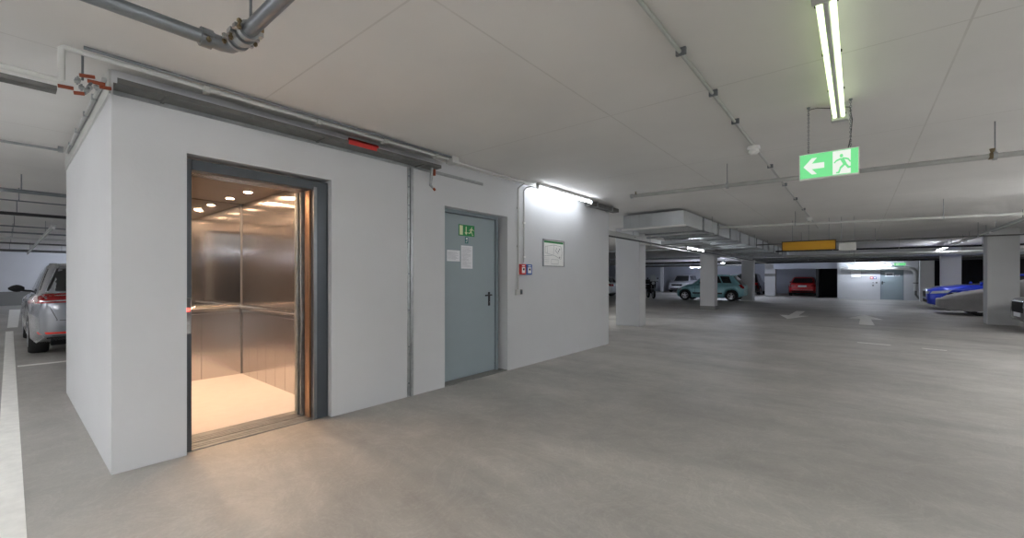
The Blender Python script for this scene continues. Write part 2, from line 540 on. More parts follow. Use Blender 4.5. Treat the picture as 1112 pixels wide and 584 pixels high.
# emergency exit sticker on the door: u to +Y, v up, facing +X
def wallfn(x, y0, z0, sy=1.0, sz=1.0):
    return lambda u, v, tt: (x + tt, y0 + u * sy, z0 + v * sz)
sg = thing('exit_sign', 'small green emergency exit sign stuck on the grey door', 'exit sign', (XD, 3.86, 1.86))
y0, y1, z0, z1 = 3.715, 4.0, 1.85, 1.995
fn = wallfn(XD, y0, z0)
w_, h_ = y1 - y0, z1 - z0
MB().prism([(0, 0), (w_, 0), (w_, h_), (0, h_)], fn, 0.0005, 0.004).build('plate', M['green'], sg)
MB().prism([(0.012, 0.012), (0.07, 0.012), (0.07, h_ - 0.012), (0.012, h_ - 0.012)], fn, 0.004, 0.005).build('door_symbol', M['lumi'], sg)
MB().prism([(0.122, 0.125), (0.138, 0.125), (0.138, 0.05), (0.158, 0.05), (0.13, 0.015), (0.102, 0.05), (0.122, 0.05)], fn, 0.004, 0.005).build('arrow', M['lumi'], sg)
b = MB()
for p in running_man(True):
    b.prism([(0.17 + u * 0.105, 0.01 + v * 0.13) for u, v in p], fn, 0.004, 0.005)
b.build('running_figure', M['lumi'], sg)
st = thing('sticker', 'small teal sticker below the green sign on the door', 'sticker', (XD, 3.86, 1.76))
MB().box(XD, XD + 0.002, 3.83, 3.885, 1.755, 1.84).build('plate', M['teal_s'], st)
b = MB()
b.box(XD + 0.002, XD + 0.003, 3.842, 3.873, 1.81, 1.828); b.box(XD + 0.002, XD + 0.003, 3.85, 3.873, 1.79, 1.798); b.box(XD + 0.002, XD + 0.003, 3.842, 3.865, 1.77, 1.778)
b.build('print', M['label'], st)
def paper(y0, y1, z0, z1, label, rows):
    o = thing('notice_paper', label, 'paper', (XD, (y0 + y1) / 2, z0), group='papers on the grey door')
    MB().box(XD + 0.0005, XD + 0.0025, y0, y1, z0, z1).build('sheet', M['paper'], o)
    b = MB()
    hh = z1 - z0
    for i in range(rows):
        z = z1 - 0.025 - i * (hh - 0.04) / rows
        b.box(XD + 0.0025, XD + 0.003, y0 + 0.015, y1 - 0.02 - random.random() * (y1 - y0) * 0.45, z - 0.003, z)
    b.build('text_lines', M['ink'], o)
paper(3.515, 3.735, 1.515, 1.655, 'small landscape paper notice taped at left on the grey door', 8)
paper(3.757, 3.965, 1.425, 1.725, 'tall white paper notice below the teal sticker', 17)

# ------------------------------------------------------------------ lift
el = thing('elevator', 'open lift with anthracite frame and stainless steel cab', 'elevator', (-5.0, 1.4, 0))
XF = W - 0.055
FL = 0.0
b = MB()
b.box(XF - 0.16, XF, EY0 - 0.0, 0.898, 0.0, 2.195)
b.build('left_jamb', M['anthracite'], el, bevel=0.004)
b = MB()
b.box(XF - 0.06, XF, 1.815, 1.945, 0.0, 2.195); b.box(XF - 0.1, XF - 0.06, 1.83, 1.945, 0, 2.195)
b.build('right_jamb', M['anthracite'], el, bevel=0.004)
b = MB()
b.box(XF - 0.012, XF + 0.004, 1.812, 1.842, 0.0, 2.14)
b.build('jamb_edge', M['pipe'], el, bevel=0.003)
b = MB()
b.box(XF - 0.10, XF, 0.898, 1.815, 2.115, 2.195)
b.build('header', M['anthracite'], el, bevel=0.004)
MB().box(XF - 0.16, XF - 0.061, 1.80, 1.83, 0.0, 2.115).build('inner_jamb', M['jambreflect'], el, bevel=0.003)
b = MB()
b.box(XF - 0.20, XF - 0.185, 1.775, 1.9, 0.012, 2.11); b.box(XF - 0.245, XF - 0.23, 1.765, 1.9, 0.012, 2.11)
b.build('door_leaf', M['galv'], el, bevel=0.003)
b = MB()
b.box(XF - 0.30, XF - 0.27, 1.77, 1.9, 0.012, 2.11)
b.build('cab_door_leaf', M['galv'], el, bevel=0.003)
# sills with grooves
b = MB()
for (a0, a1) in ((0.0, 0.045), (0.055, 0.085), (0.095, 0.15)):
    b.box(XF - a1, XF - a0, 0.898, 1.815, 0.0, 0.010)
b.build('landing_sill', M['galv'], el, bevel=0.002)
b = MB()
for (a0, a1) in ((0.165, 0.19), (0.20, 0.225), (0.235, 0.26), (0.27, 0.36)):
    b.box(XF - a1, XF - a0, 0.80, 1.9, 0.0, 0.012)
b.build('cab_sill', M['galv'], el, bevel=0.002)
XB, YR, YL, XFR, CZ = -6.42, 2.045, 0.70, XF - 0.36, 2.30
MB().box(XB, XFR, YL, YR, 0.0, 0.014).build('cab_floor', M['cabfloor'], el)
b = MB()
n = 8
for i in range(n):                   # right wall: narrow brushed sheets
    a0 = XB + (XFR - XB) * i / n
    a1 = XB + (XFR - XB) * (i + 1) / n
    b.box(a0 + 0.002, a1 - 0.002, YR, YR + 0.02, 0.014, CZ)
b.box(XB, XFR + 0.1, YR + 0.02, YR + 0.03, 0.014, CZ)
b.build('side_wall', M['steelwarm'], el)
b = MB()
b.box(XB, XFR, YL - 0.02, YL, 0.014, CZ)
b.build('side_wall', M['steelwarm'], el)
b = MB()
for i in range(3):
    y0 = YL + (YR - YL) * i / 3; y1 = YL + (YR - YL) * (i + 1) / 3
    b.box(XB - 0.02, XB, y0 + 0.002, y1 - 0.002, 0.014, 0.93)
b.box(XB - 0.03, XB - 0.02, YL, YR, 0.014, CZ)
b.build('rear_wall', M['steelwarm'], el)
mr_ = MB().box(XB - 0.018, XB - 0.004, YL + 0.01, YR - 0.012, 0.97, CZ - 0.01).build('mirror', M['mirror'], el)
MB().box(XB - 0.02, XB + 0.002, YR - 0.012, YR, 0.014, CZ).build('corner_post', M['pipe'], el)
ce = MB().box(XB, XFR, YL, YR, CZ, CZ + 0.03).build('cab_ceiling', M['steelceil'], el)
for (x, y) in ((-6.05, 1.80), (-5.45, 1.80), (-6.05, 0.98), (-5.45, 0.98), (-4.75, 1.80), (-4.75, 0.98)):
    dl = MB().lathe([(0.055, -0.006), (0.055, 0.0), (0.0395, 0.0), (0.0395, -0.006)], (x, y, CZ), 'z', 20, True).build('downlight', M['chrome'], el)
    MB().lathe([(0.038, -0.004), (0.038, -0.001)], (x, y, CZ), 'z', 16).build('lamp', M['spot'], dl)
b = MB()
b.box(XB, XB + 0.004, YL, YR, 0.0, 0.0)
hr = MB().cyl((XB + 0.07, YL + 0.06, 0.93), (XB + 0.07, YR - 0.08, 0.93), 0.019, 12)
hr = hr.build('handrail', M['chrome'], el)
for y in (YL + 0.2, YR - 0.2):
    MB().cyl((XB - 0.0, y, 0.91), (XB + 0.07, y, 0.925), 0.009, 8).build('bracket', M['chrome'], hr)
hr = MB().cyl((XB + 0.08, YR - 0.07, 0.93), (XFR - 0.12, YR - 0.07, 0.93), 0.019, 12).build('handrail', M['chrome'], el)
for x in (XB + 0.3, (XB + XFR) / 2, XFR - 0.3):
    MB().cyl((x, YR, 0.91), (x, YR - 0.07, 0.925), 0.009, 8).build('bracket', M['chrome'], hr)
MB().box(XB + 0.03, XFR - 0.1, YR - 0.018, YR, 0.845, 0.885).build('bumper_rail', M['chrome'], el, bevel=0.003)
MB().box(XB, XB + 0.018, YL + 0.05, YR - 0.03, 0.845, 0.885).build('bumper_rail', M['chrome'], el, bevel=0.003)
MB().box(XFR - 0.02, XFR + 0.05, YL - 0.02, 0.86, 0.014, CZ).build('front_return', M['steel'], el)
MB().box(XFR - 0.02, XFR + 0.05, 1.86, YR + 0.02, 0.014, CZ).build('front_return', M['steel'], el)
MB().box(XFR - 0.02, XFR + 0.2, 0.86, 1.86, 2.14, CZ).build('front_header', M['steelwarm'], el)
cp = MB().box(XF, XF + 0.012, 0.832, 0.893, 0.885, 1.155).build('call_panel', M['steel'], el, bevel=0.004)
MB().lathe([(0.014, 0.0), (0.014, 0.006), (0.009, 0.009)], (XF + 0.012, 0.872, 1.065), 'x', 16).build('call_button', M['led'], cp)
MB().box(XF + 0.012, XF + 0.016, 0.860, 0.880, 0.955, 0.98).build('key_plate', M['chrome'], cp)
# shaft around the cab so no light leaks behind it
b = MB()
b.box(XB - 0.14, XB - 0.1, 0.66, 2.2, 0, ZC); b.box(XB - 0.1, W - t, 2.16, 2.2, 0, ZC)
struct(b.build('trim_3', M['darkwall']), 'dark lift shaft lining behind the cab', 'trim')

# ------------------------------------------------------------------ fittings on the block wall
js = thing('joint_strip', 'vertical galvanised strip on the white wall between lift and door', 'metal strip', (W, 2.843, 0))
b = MB()
b.box(W, W + 0.006, 2.806, 2.842, 0, 2.52); b.box(W, W + 0.02, 2.842, 2.879, 0, 2.52)
b.build('strip', M['galv'], js, bevel=0.002)
for z in (0.15, 0.55, 0.95, 1.35, 1.7, 1.95, 2.1, 2.3, 2.42):
    MB().cyl((W + 0.006, 2.824, z), (W + 0.011, 2.824, z), 0.009, 8).build('screw_head', M['pipe'], js)

tr = thing('cable_tray', 'dull steel cable tray along the top of the lift block', 'cable tray', (-3.7, 1.8, 2.5))
b = MB()
b.box(-3.787, -3.63, 0.46, 3.15, 2.541, 2.545)
b.box(-3.787, -3.783, 0.46, 3.15, 2.545, 2.59); b.box(-3.634, -3.63, 0.46, 3.15, 2.545, 2.575)
b.build('channel', M['tray'], tr)
MB().box(-3.799, -3.789, YB0 + 0.005, 4.0, 2.515, 2.55).build('wall_rail', M['galv'], tr)
for i in range(3):
    y = 0.7 + i * 1.1
    MB().box(-3.787, -3.61, y, y + 0.02, 2.531, 2.541).build('support_bracket', M['tray'], tr)
for (x, z, r, lab) in ((-3.755, 2.562, 0.014, 'thickest black cable, in the tray close to the block wall'), (-3.71, 2.562, 0.013, 'black cable in the middle of the tray on the block'), (-3.665, 2.56, 0.012, 'thinnest black cable along the outer lip of the tray')):
    pts = [(x + random.uniform(-.005, .005), 0.55 + k * 0.26, z + random.uniform(0.001, .004)) for k in range(11)]
    tag(MB().tube(pts, r, 8).build('cable', M['dark']), lab, 'cable', 'black cables in the tray')
tr = thing('cable_tray', 'dark narrow cable tray left of the block corner', 'cable tray', (-3.66, -4, 2.38))
b = MB()
b.box(-3.72, -3.63, -8.0, 0.20, 2.405, 2.409); b.box(-3.72, -3.716, -8.0, 0.20, 2.409, 2.43); b.box(-3.634, -3.63, -8.0, 0.20, 2.409, 2.43)
b.build('channel', M['tray'], tr)
for i in range(7):
    y = -7.4 + i * 1.15
    MB().cyl((-3.675, y, 2.43), (-3.675, y, ZC), 0.005, 6).build('hanger_rod', M['tray'], tr)
b = MB()
for k in range(4):
    b.box(-3.77 + k * 0.03, -3.744 + k * 0.03, 2.02 + 0.03 * k, 2.27 + 0.03 * k, 2.582, 2.602 + 0.006 * (k % 2))
b.box(-3.629, -3.622, 2.03, 2.32, 2.54, 2.60); b.box(-3.64, -3.622, 2.03, 2.32, 2.582, 2.60)
tag(b.build('fire_stop_wrap', M['red']), 'red fire stop wrap on the cable tray above the lift', 'cable wrap')

cd = thing('conduit', 'pale plastic conduit running along the ceiling above the lift', 'conduit', (-3.57, 1.5, 2.6))
MB().tube([(-3.57, 3.2, 2.645), (-3.57, 0.225, 2.645), (-3.57, 0.214, 2.634), (-3.57, 0.214, 2.46), (-3.575, 0.2, 2.448), (-3.62, -8.0, 2.448)], 0.016, 12).build('pipe', M['conduit'], cd)
for y in (0.9, 1.7, 2.35, 3.0):
    MB().box(-3.6, -3.54, y, y + 0.03, 2.615, ZC - 0.001).build('clip', M['conduit'], cd)
MB().tube([(-3.52, 3.3, 2.66), (-3.52, 0.3, 2.66)], 0.011, 8).build('side_pipe', M['pipe'], cd)
jb = tag(MB().box(-3.62, -3.5, 3.2, 3.3, 2.60, ZC).build('junction_box', M['conduit'], bevel=0.006), 'small pale junction box where the ceiling conduit narrows', 'junction box')
cd = thing('conduit', 'thin pale conduit above the grey door leading to the wall switch', 'conduit', (-3.72, 4.0, 2.6))
MB().tube([(-3.58, 3.3, 2.64), (-3.6, 4.66, 2.64), (-3.74, 4.74, 2.63), (-3.785, 4.735, 2.60), (-3.785, 4.735, 1.13)], 0.011, 8).build('pipe', M['conduit'], cd)
for (y, z) in ((4.735, 1.75), (4.735, 2.3)):
    MB().box(-3.8, -3.77, y - 0.02, y + 0.02, z, z + 0.025).build('clip', M['conduit'], cd)
cd = thing('conduit', 'pale conduit dropping from the wall lamp to the red alarm box', 'conduit', (-3.78, 4.87, 1.5))
MB().tube([(-3.66, 4.9, 2.64), (-3.74, 4.875, 2.63), (-3.786, 4.87, 2.59), (-3.786, 4.87, 1.53)], 0.010, 8).build('pipe', M['conduit'], cd)
for z in (1.6, 2.1):
    MB().box(-3.8, -3.77, 4.85, 4.89, z, z + 0.025).build('clip', M['white'], cd)

hb = thing('pipe_hook', 'galvanised hook with red tips hanging beside the metal strip', 'bracket', (-3.74, 3.07, 2.3))
MB().tube([(-3.70, 3.07, 2.545), (-3.705, 3.065, 2.42), (-3.715, 3.06, 2.35), (-3.69, 3.085, 2.31)], [0.016, 0.017, 0.015, 0.011], 8).build('hook', M['galv'], hb)
MB().box(-3.705, -3.68, 3.09, 3.108, 2.46, 2.53).build('red_tip', M['orange'], hb)
MB().tube([(-3.69, 3.085, 2.315), (-3.68, 3.10, 2.29)], 0.014, 8).build('red_tip', M['orange'], hb)

def push_box(y0, y1, m, label, name):
    o = thing(name, label, 'call point', (W, (y0 + y1) / 2, 1.353))
    MB().box(W, W + 0.055, y0, y1, 1.353, 1.505).build('housing', m, o, bevel=0.006)
    MB().box(W + 0.055, W + 0.058, y0 + 0.03, y1 - 0.03, 1.375, 1.46).build('window', M['label'], o)
    MB().lathe([(0.017, 0), (0.017, 0.006), (0.0, 0.008)], (W + 0.058, (y0 + y1) / 2, 1.43), 'x', 16).build('button', M['blackplastic'], o)
    MB().box(W + 0.055, W + 0.0575, y0 + 0.035, y1 - 0.035, 1.473, 1.488).build('caption', M['label'], o)
push_box(4.742, 4.872, M['red'], 'red manual alarm box on the white wall', 'alarm_box')
push_box(4.884, 5.02, M['bluebox'], 'blue manual release box beside the red alarm box', 'release_box')
sw = thing('light_switch', 'grey double switch below the red alarm box', 'switch', (W, 4.73, 1.06))
MB().box(W, W + 0.045, 4.675, 4.745, 1.055, 1.135).build('housing', M['conduit'], sw, bevel=0.004)
MB().box(W, W + 0.045, 4.747, 4.80, 1.065, 1.135).build('housing', M['tray'], sw, bevel=0.004)
MB().box(W + 0.045, W + 0.050, 4.757, 4.79, 1.08, 1.12).build('rocker', M['inkdark'], sw)

pl = thing('evacuation_plan', 'framed evacuation plan on the white wall', 'wall plan', (W, 5.66, 1.486))
b = MB()
b.box(W, W + 0.022, 5.36, 5.375, 1.486, 1.918); b.box(W, W + 0.022, 5.955, 5.97, 1.486, 1.918)
b.box(W, W + 0.022, 5.375, 5.955, 1.486, 1.502); b.box(W, W + 0.022, 5.375, 5.955, 1.903, 1.918)
b.build('frame', M['galv'], pl, bevel=0.002)
MB().box(W, W + 0.008, 5.375, 5.955, 1.502, 1.903).build('sheet', M['label'], pl)
MB().box(W + 0.008, W + 0.0095, 5.39, 5.94, 1.862, 1.892).build('green_heading', M['green'], pl)
b = MB()
def pline(pts, r=0.0025):
    for p, q in zip(pts[:-1], pts[1:]):
        b.prism(capsule(p, q, r, 2), wallfn(W, 5.375, 1.502), 0.008, 0.009)
pline([(0.05, 0.30), (0.30, 0.335), (0.50, 0.32), (0.53, 0.22), (0.50, 0.11), (0.33, 0.16), (0.05, 0.2), (0.05, 0.30)])
pline([(0.30, 0.335), (0.28, 0.17)]); pline([(0.1, 0.3), (0.11, 0.2)]); pline([(0.38, 0.29), (0.34, 0.24), (0.42, 0.2)], 0.004)
pline([(0.03, 0.15), (0.24, 0.165)]); pline([(0.22, 0.1), (0.42, 0.1), (0.42, 0.03), (0.22, 0.03), (0.22, 0.1)])
for k in range(4):
    pline([(0.03, 0.12 - k * 0.025), (0.16, 0.12 - k * 0.025)], 0.0015)
b.build('plan_drawing', M['ink'], pl)
for p in ((0.46, 0.27), (0.46, 0.14), (0.43, 0.24)):
    MB().prism(circle(p, 0.012, 8), wallfn(W, 5.375, 1.502), 0.008, 0.0096).build('plan_symbol', M['inkdark'], pl)

# ------------------------------------------------------------------ lamps
def batten(cx, cy, z, length, along, label, lit='tube', twin=False, group='fluorescent battens'):
    """fluorescent batten; z is the underside of the housing"""
    o = thing('fluorescent_lamp', label, 'lamp', (cx, cy, z), group=group)
    def bx(b, a0, a1, s0, s1, z0, z1):
        if along == 'y': b.box(cx + s0, cx + s1, cy + a0, cy + a1, z0, z1)
        else: b.box(cx + a0, cx + a1, cy + s0, cy + s1, z0, z1)
    def pt(a, s, zz):
        return (cx + s, cy + a, zz) if along == 'y' else (cx + a, cy + s, zz)
    h = length / 2
    b = MB()
    bx(b, -h, h, -0.03, 0.03, z, z + 0.045)
    b.build('housing', M['fixture'], o, bevel=0.006)
    m = M[lit]
    for s in ((-0.04, 0.04) if twin else (0.0,)):
        MB().cyl(pt(-h + 0.03, s, z - 0.025), pt(h - 0.03, s, z - 0.025), 0.013, 8).build('tube', m, o)
        for e in (-h + 0.012, h - 0.012):
            b = MB()
            bx(b, e - 0.018, e + 0.018, s - 0.018, s + 0.018, z - 0.045, z)
            b.build('lampholder', M['white'], o, bevel=0.004)
    return o
def rods(o, cx, cy, z, length, along, top):
    for e in (-length * 0.35, length * 0.35):
        p = (cx, cy + e) if along == 'y' else (cx + e, cy)
        MB().cyl((p[0], p[1], z), (p[0], p[1], top), 0.005, 6).build('hanger_rod', M['pipe'], o)

batten(-3.56, 5.70, 2.635, 1.6, 'y', 'lit fluorescent batten on the ceiling edge above the framed plan', 'tubewall')
o = thing('cable_trunking', 'dull trunking on the ceiling edge at the far end of the block wall', 'cable trunking', (-3.68, 7.1, 2.6))
MB().box(-3.75, -3.62, 6.60, 7.70, 2.59, 2.66).build('trunking', M['tray'], o, bevel=0.004)
for y in (6.8, 7.4):
    MB().box(-3.76, -3.61, y, y + 0.03, 2.58, ZC).build('support_bracket', M['galv'], o)
o = batten(-3.72, 13.1, 2.18, 1.7, 'y', 'lit fluorescent batten hanging below the air duct', 'tube')
rods(o, -3.72, 13.1, 2.2, 1.7, 'y', 2.34)
for k, (y, lit) in enumerate(((14.1, 'tubeoff'), (17.2, 'tubeoff'), (20.3, 'tubeoff'), (23.4, 'tube'))):
    o = batten(2.57, y, 2.47, 3.0, 'y', ['unlit batten of the right hand row, the one closest by the picture edge', 'unlit batten of the right hand row, second from the picture edge', 'unlit batten of the right hand row, beside the lit one', 'lit batten at the far end of the right hand row'][k], lit)
    rods(o, 2.57, y, 2.5, 3.0, 'y', ZC)
def fill_batten(cx, cy, z, length, along, label, group=None):
    """open batten with a tube on either side of a slim housing"""
    o = thing('fluorescent_lamp', label, 'lamp', (cx, cy, z), group=group)
    h = length / 2
    def pt(a, s_, zz):
        return (cx + s_, cy + a, zz) if along == 'y' else (cx + a, cy + s_, zz)
    b = MB()
    p, q = pt(-h, -0.02, z), pt(h, 0.02, z + 0.05)
    b.box(p[0], q[0], p[1], q[1], p[2], q[2])
    b.build('housing', M['fixture'], o, bevel=0.004)
    for s_ in (-0.055, 0.055):
        MB().cyl(pt(-h + 0.03, s_, z + 0.02), pt(h - 0.03, s_, z + 0.02), 0.013, 8).build('tube', M['tubefill'], o)
        for e in (-h + 0.015, h - 0.015):
            b = MB()
            p, q = pt(e - 0.015, s_ - 0.03, z), pt(e + 0.015, s_ + 0.03, z + 0.04)
            b.box(p[0], q[0], p[1], q[1], p[2], q[2])
            b.build('lampholder', M['white'], o)
    return o
# unseen lamps added out of view to brighten floor, walls and ceiling
FILL = [(2.6, -5.5, 'y'), (1.2, -1.6, 'y'), (3.4, 1.6, 'y'), (3.4, 5.5, 'y'), (3.4, 9.5, 'y'), (-1.2, -1.9, 'y'), (-1.2, -5.5, 'y'),
        (-5.0, -2.6, 'x'), (-9.0, -3.4, 'x'), (-13.5, -4.2, 'x'), (-18.5, -5.0, 'x'), (-24.5, -5.0, 'x'), (6.2, 2.0, 'y'), (6.2, 9.0, 'y'), (-8.0, 10.6, 'y'), (-9.8, 13.0, 'y'), (6.9, 27.0, 'y'), (4.8, 13.5, 'y'), (6.3, 22.0, 'y')]
FILL_AT = ['over the lane at the rear wall', 'over the lane close behind the viewer', 'over the right bays beside the viewer', 'over the right bays facing the grey door',
           'over the right bays just short of the black car', 'behind the viewer, facing the lift', 'at the rear wall, facing the lift', 'over the bay row behind the white parking line',
           'over the bays behind the silver estate car', 'over the rear bays beyond the silver estate car', 'over the rear bays halfway to the end wall', 'over the rear bays by the end wall',
           'deep in the right bays beside the viewer', 'deep in the right bays behind the black car', 'behind the lift block, at its far end', 'beyond the far end of the lift block',
           'behind the blue car', 'above the black car at the right edge', 'behind the cloth covered car']
for k, (x, y, al) in enumerate(FILL):
    o = fill_batten(x, y, 2.08, 1.6, al, 'added unseen twin tube batten hung low ' + FILL_AT[k], group='added fill battens outside the view')
    rods(o, x, y, 2.1, 1.6, al, ZC)
# twin lamp above the lane, its tubes given a dim green glow
for k, cy in enumerate((1.42, 3.3)):
    o = thing('fluorescent_lamp', ['pale twin tube lamp at the top edge of the view', 'pale twin tube lamp ending above the green exit sign'][k], 'lamp', (-0.112, cy, 2.56), group='twin tube lamps over the lane')
    MB().box(-0.1235, -0.1005, cy - 0.90, cy + 0.90, 2.560, ZC).build('housing', M['fixture'], o, bevel=0.006)
    for s in (-0.026, 0.026):
        MB().cyl((-0.112 + s, cy - 0.88, 2.575), (-0.112 + s, cy + 0.88, 2.575), 0.013, 10).build('tube', M['tubelane'], o)
    for e in (-0.86, -0.3, 0.3, 0.86):
        MB().box(-0.158, -0.066, cy + e - 0.008, cy + e + 0.008, 2.578, 2.588).build('tube_clip', M['dark'], o)
    MB().box(-0.162, -0.052, cy + 0.885, cy + 0.945, 2.545, ZC).build('end_cap', M['fixture'], o, bevel=0.004)
# far lamps
o = batten(0.55, 33.05, 2.10, 2.0, 'x', 'lit batten in front of the distant grey door wall', 'tubedoor'); rods(o, 0.55, 33.05, 2.12, 2.0, 'x', ZC)
o = batten(-9.9, 36.6, 2.22, 1.9, 'x', 'lit batten above the distant silver car', 'tubefar'); rods(o, -9.9, 36.6, 2.24, 1.9, 'x', ZC)
o = batten(-6.3, 31.0, 2.35, 1.7, 'x', 'lit batten above the tail of the turquoise car', 'tubefar'); rods(o, -6.3, 31.0, 2.37, 1.7, 'x', ZC)
# left area: long light tracks along the parking bays
for k, (x0, x1) in enumerate(((-9.4, -7.0), (-27.0, -12.4))):
    o = batten((x0 + x1) / 2, 0.64, 2.33, x1 - x0, 'x', ['pale light track beside the block edge above the silver estate car', 'long pale light track slanting above the silver estate car'][k], 'tubeoff', group='light tracks over the left bays')
    rods(o, (x0 + x1) / 2, 0.64, 2.36, (x1 - x0) * 0.9, 'x', ZC)
for (x, y) in ((-24.5, 6.5), (-17.5, 8.0), (-11.5, 8.0), (-27.5, 3.6)):  # unseen lamps behind the block, put in to brighten the left bays
    o = batten(x, y, 2.2, 1.6, 'y', {-24.5: 'unseen fill batten by the white end wall', -17.5: 'unseen fill batten in the middle of the left bays', -11.5: 'unseen fill batten in the bays hidden by the block', -27.5: 'added unseen batten closest to the white end wall'}[x], 'tubefar')
    rods(o, x, y, 2.22, 1.6, 'y', ZC)

# ------------------------------------------------------------------ hanging exit sign
es = thing('exit_sign', 'lit green exit sign with white arrow hanging on two chains', 'exit sign', (-0.177, 4.14, 2.095))
x0, x1, z0, z1, Y0 = -0.367, 0.013, 2.097, 2.302, 4.13
MB().box(x0, x1, Y0, Y0 + 0.03, z0 - 0.006, z1).build('housing', M['white'], es, bevel=0.003)
fn = lambda u, v, tt: (x0 + u, Y0 - tt, z0 + v)
WW, HH = x1 - x0, z1 - z0
MB().prism([(0.007, 0.007), (WW - 0.007, 0.007), (WW - 0.007, HH - 0.007), (0.007, HH - 0.007)], fn, 0.0, 0.002).build('green_panel', M['greenlit'], es)
MB().prism([(0.218, 0.012), (0.328, 0.012), (0.328, HH - 0.012), (0.218, HH - 0.012)], fn, 0.002, 0.003).build('white_panel', M['whitelit'], es)
ar = [(0.03, 0.10), (0.085, 0.165), (0.118, 0.165), (0.085, 0.122), (0.165, 0.122), (0.165, 0.078), (0.085, 0.078), (0.118, 0.035), (0.085, 0.035)]
MB().prism(ar, fn, 0.002, 0.003).build('arrow', M['whitelit'], es)
b = MB()
for p in running_man():
    b.prism([(0.222 + u * 0.125, 0.016 + v * 0.17) for u, v in p], fn, 0.003, 0.004)
b.build('running_figure', M['greenlit'], es)
def chain(x, zt, zb, y):
    b = MB()
    n = int((zt - zb) / 0.016)
    for i in range(n):
        z = zb + (zt - zb) * (i + 0.5) / n
        hgt, wd = 0.011, 0.006
        pts = []
        for k in range(9):
            a = 2 * PI * k / 8
            if i % 2: pts.append((x + wd * math.cos(a), y, z + hgt * math.sin(a)))
            else: pts.append((x, y + wd * math.cos(a), z + hgt * math.sin(a)))
        b.tube(pts, 0.0019, 5)
    b.lathe([(0.012, 0), (0.012, 0.012), (0.004, 0.02)], (x, y, zt - 0.01), 'z', 8)
    return b
chain(-0.305, ZC, z1, Y0 + 0.015).build('chain', M['pipe'], es)
chain(-0.04, ZC, z1, Y0 + 0.015).build('chain', M['pipe'], es)
MB().tube([(-0.055, Y0 + 0.015, z1), (-0.04, Y0 + 0.015, 2.38), (-0.03, Y0 + 0.02, 2.52), (-0.045, Y0 + 0.02, 2.62), (-0.11, 4.2, 2.655)], 0.003, 6).build('cable', M['dark'], es)
MB().tube([(-0.305, Y0 + 0.015, 2.66), (-0.25, 4.16, 2.668), (-0.18, 4.2, 2.66), (-0.13, 4.22, 2.66)], 0.003, 6).build('cable', M['dark'], es)

# ------------------------------------------------------------------ ceiling conduit with clips, smoke detectors
cd = thing('conduit', 'long thin conduit along the ceiling over the driving lane', 'conduit', (-0.82, 6, 2.65))
MB().cyl((-0.82, -8.5, 2.655), (-0.82, 14.0, 2.655), 0.012, 10).build('pipe', M['palepipe'], cd)
for y in (-1.5, 0.0, 1.3, 2.57, 3.3, 4.02, 5.9, 7.2, 8.6, 10.0):
    MB().box(-0.845, -0.785, y, y + 0.022, 2.635, ZC - 0.001).build('clip', M['pipe'], cd, bevel=0.003)
for k, y in enumerate((4.86, 11.3)):
    o = thing('smoke_detector', ['white smoke detector on the ceiling conduit left of the exit sign', 'white smoke detector on the ceiling conduit just above the amber sign'][k], 'smoke detector', (-0.815, y, 2.562), group='smoke detectors')
    MB().lathe([(0.055, 0.08), (0.06, 0.055), (0.06, 0.045)], (-0.815, y, 2.562), 'z', 20).build('base', M['white'], o)
    MB().lathe([(0.045, 0.045), (0.05, 0.02), (0.03, 0.0)], (-0.815, y, 2.562), 'z', 20).build('sensor_head', M['white'], o)

# ------------------------------------------------------------------ big sprinkler pipes over the lift
def clamp(b, c, axis, r, w=0.03):
    b.lathe([(r * 1.02, -w / 2), (r + 0.012, -w / 2), (r + 0.012, w / 2), (r * 1.02, w / 2)], c, axis, 20, True)
zz = 2.42
o = thing('sprinkler_pipe', 'thick grey steel pipe entering from the top left edge', 'pipe', (-2.36, -2, zz), group='thick sprinkler pipes')
MB().cyl((-2.40, -7.0, zz), (-2.345, 0.60, zz), 0.031, 20).build('pipe', M['pipe'], o)
cl = MB()
clamp(cl, (-2.345, 0.60, zz), 'y', 0.031, 0.045)
for sx_ in (-1, 1):
    cl.box(-2.345 + sx_ * 0.036, -2.345 + sx_ * 0.06, 0.58, 0.62, zz - 0.010, zz + 0.010)
cl.build('coupling', M['pipe'], o)
def bolt(c, o, l=0.024):
    b = MB()
    b.cyl((c[0], c[1], c[2] - l), (c[0], c[1], c[2] + l), 0.0055, 8)
    b.cyl((c[0], c[1], c[2] - l * 0.75), (c[0], c[1], c[2] - l * 0.3), 0.010, 6)
    b.cyl((c[0], c[1], c[2] + l * 0.4), (c[0], c[1], c[2] + l * 0.85), 0.010, 6)
    b.build('bolt', M['brass'], o)
for (dx, dz) in ((0.045, -0.01), (-0.045, 0.01)):
    bolt((-2.345 + dx, 0.60, zz + dz), o)
MB().cyl((-2.38, -3.0, zz), (-2.38, -3.0, ZC), 0.006, 8).build('hanger_rod', M['pipe'], o)
o = thing('sprinkler_pipe', 'thick grey steel pipe rising off the elbow to the top edge', 'pipe', (-1.5, 0.7, zz), group='thick sprinkler pipes')
MB().cyl((-2.235, 0.705, zz), (2.6, 0.75, zz), 0.031, 20).build('pipe', M['pipe'], o)
for (cx_, w2, rr_) in ((-2.19, 0.045, 0.033), (-2.13, 0.03, 0.031), (-2.255, 0.018, 0.034)):
    cl = MB()
    clamp(cl, (cx_, 0.705, zz), 'x', rr_, w2)
    for sy in (-1, 1):
        cl.box(cx_ - w2 / 2, cx_ + w2 / 2, 0.705 + sy * (rr_ + 0.006), 0.705 + sy * (rr_ + 0.028), zz - 0.010, zz + 0.010)
    cl.build('coupling', M['galv'], o)
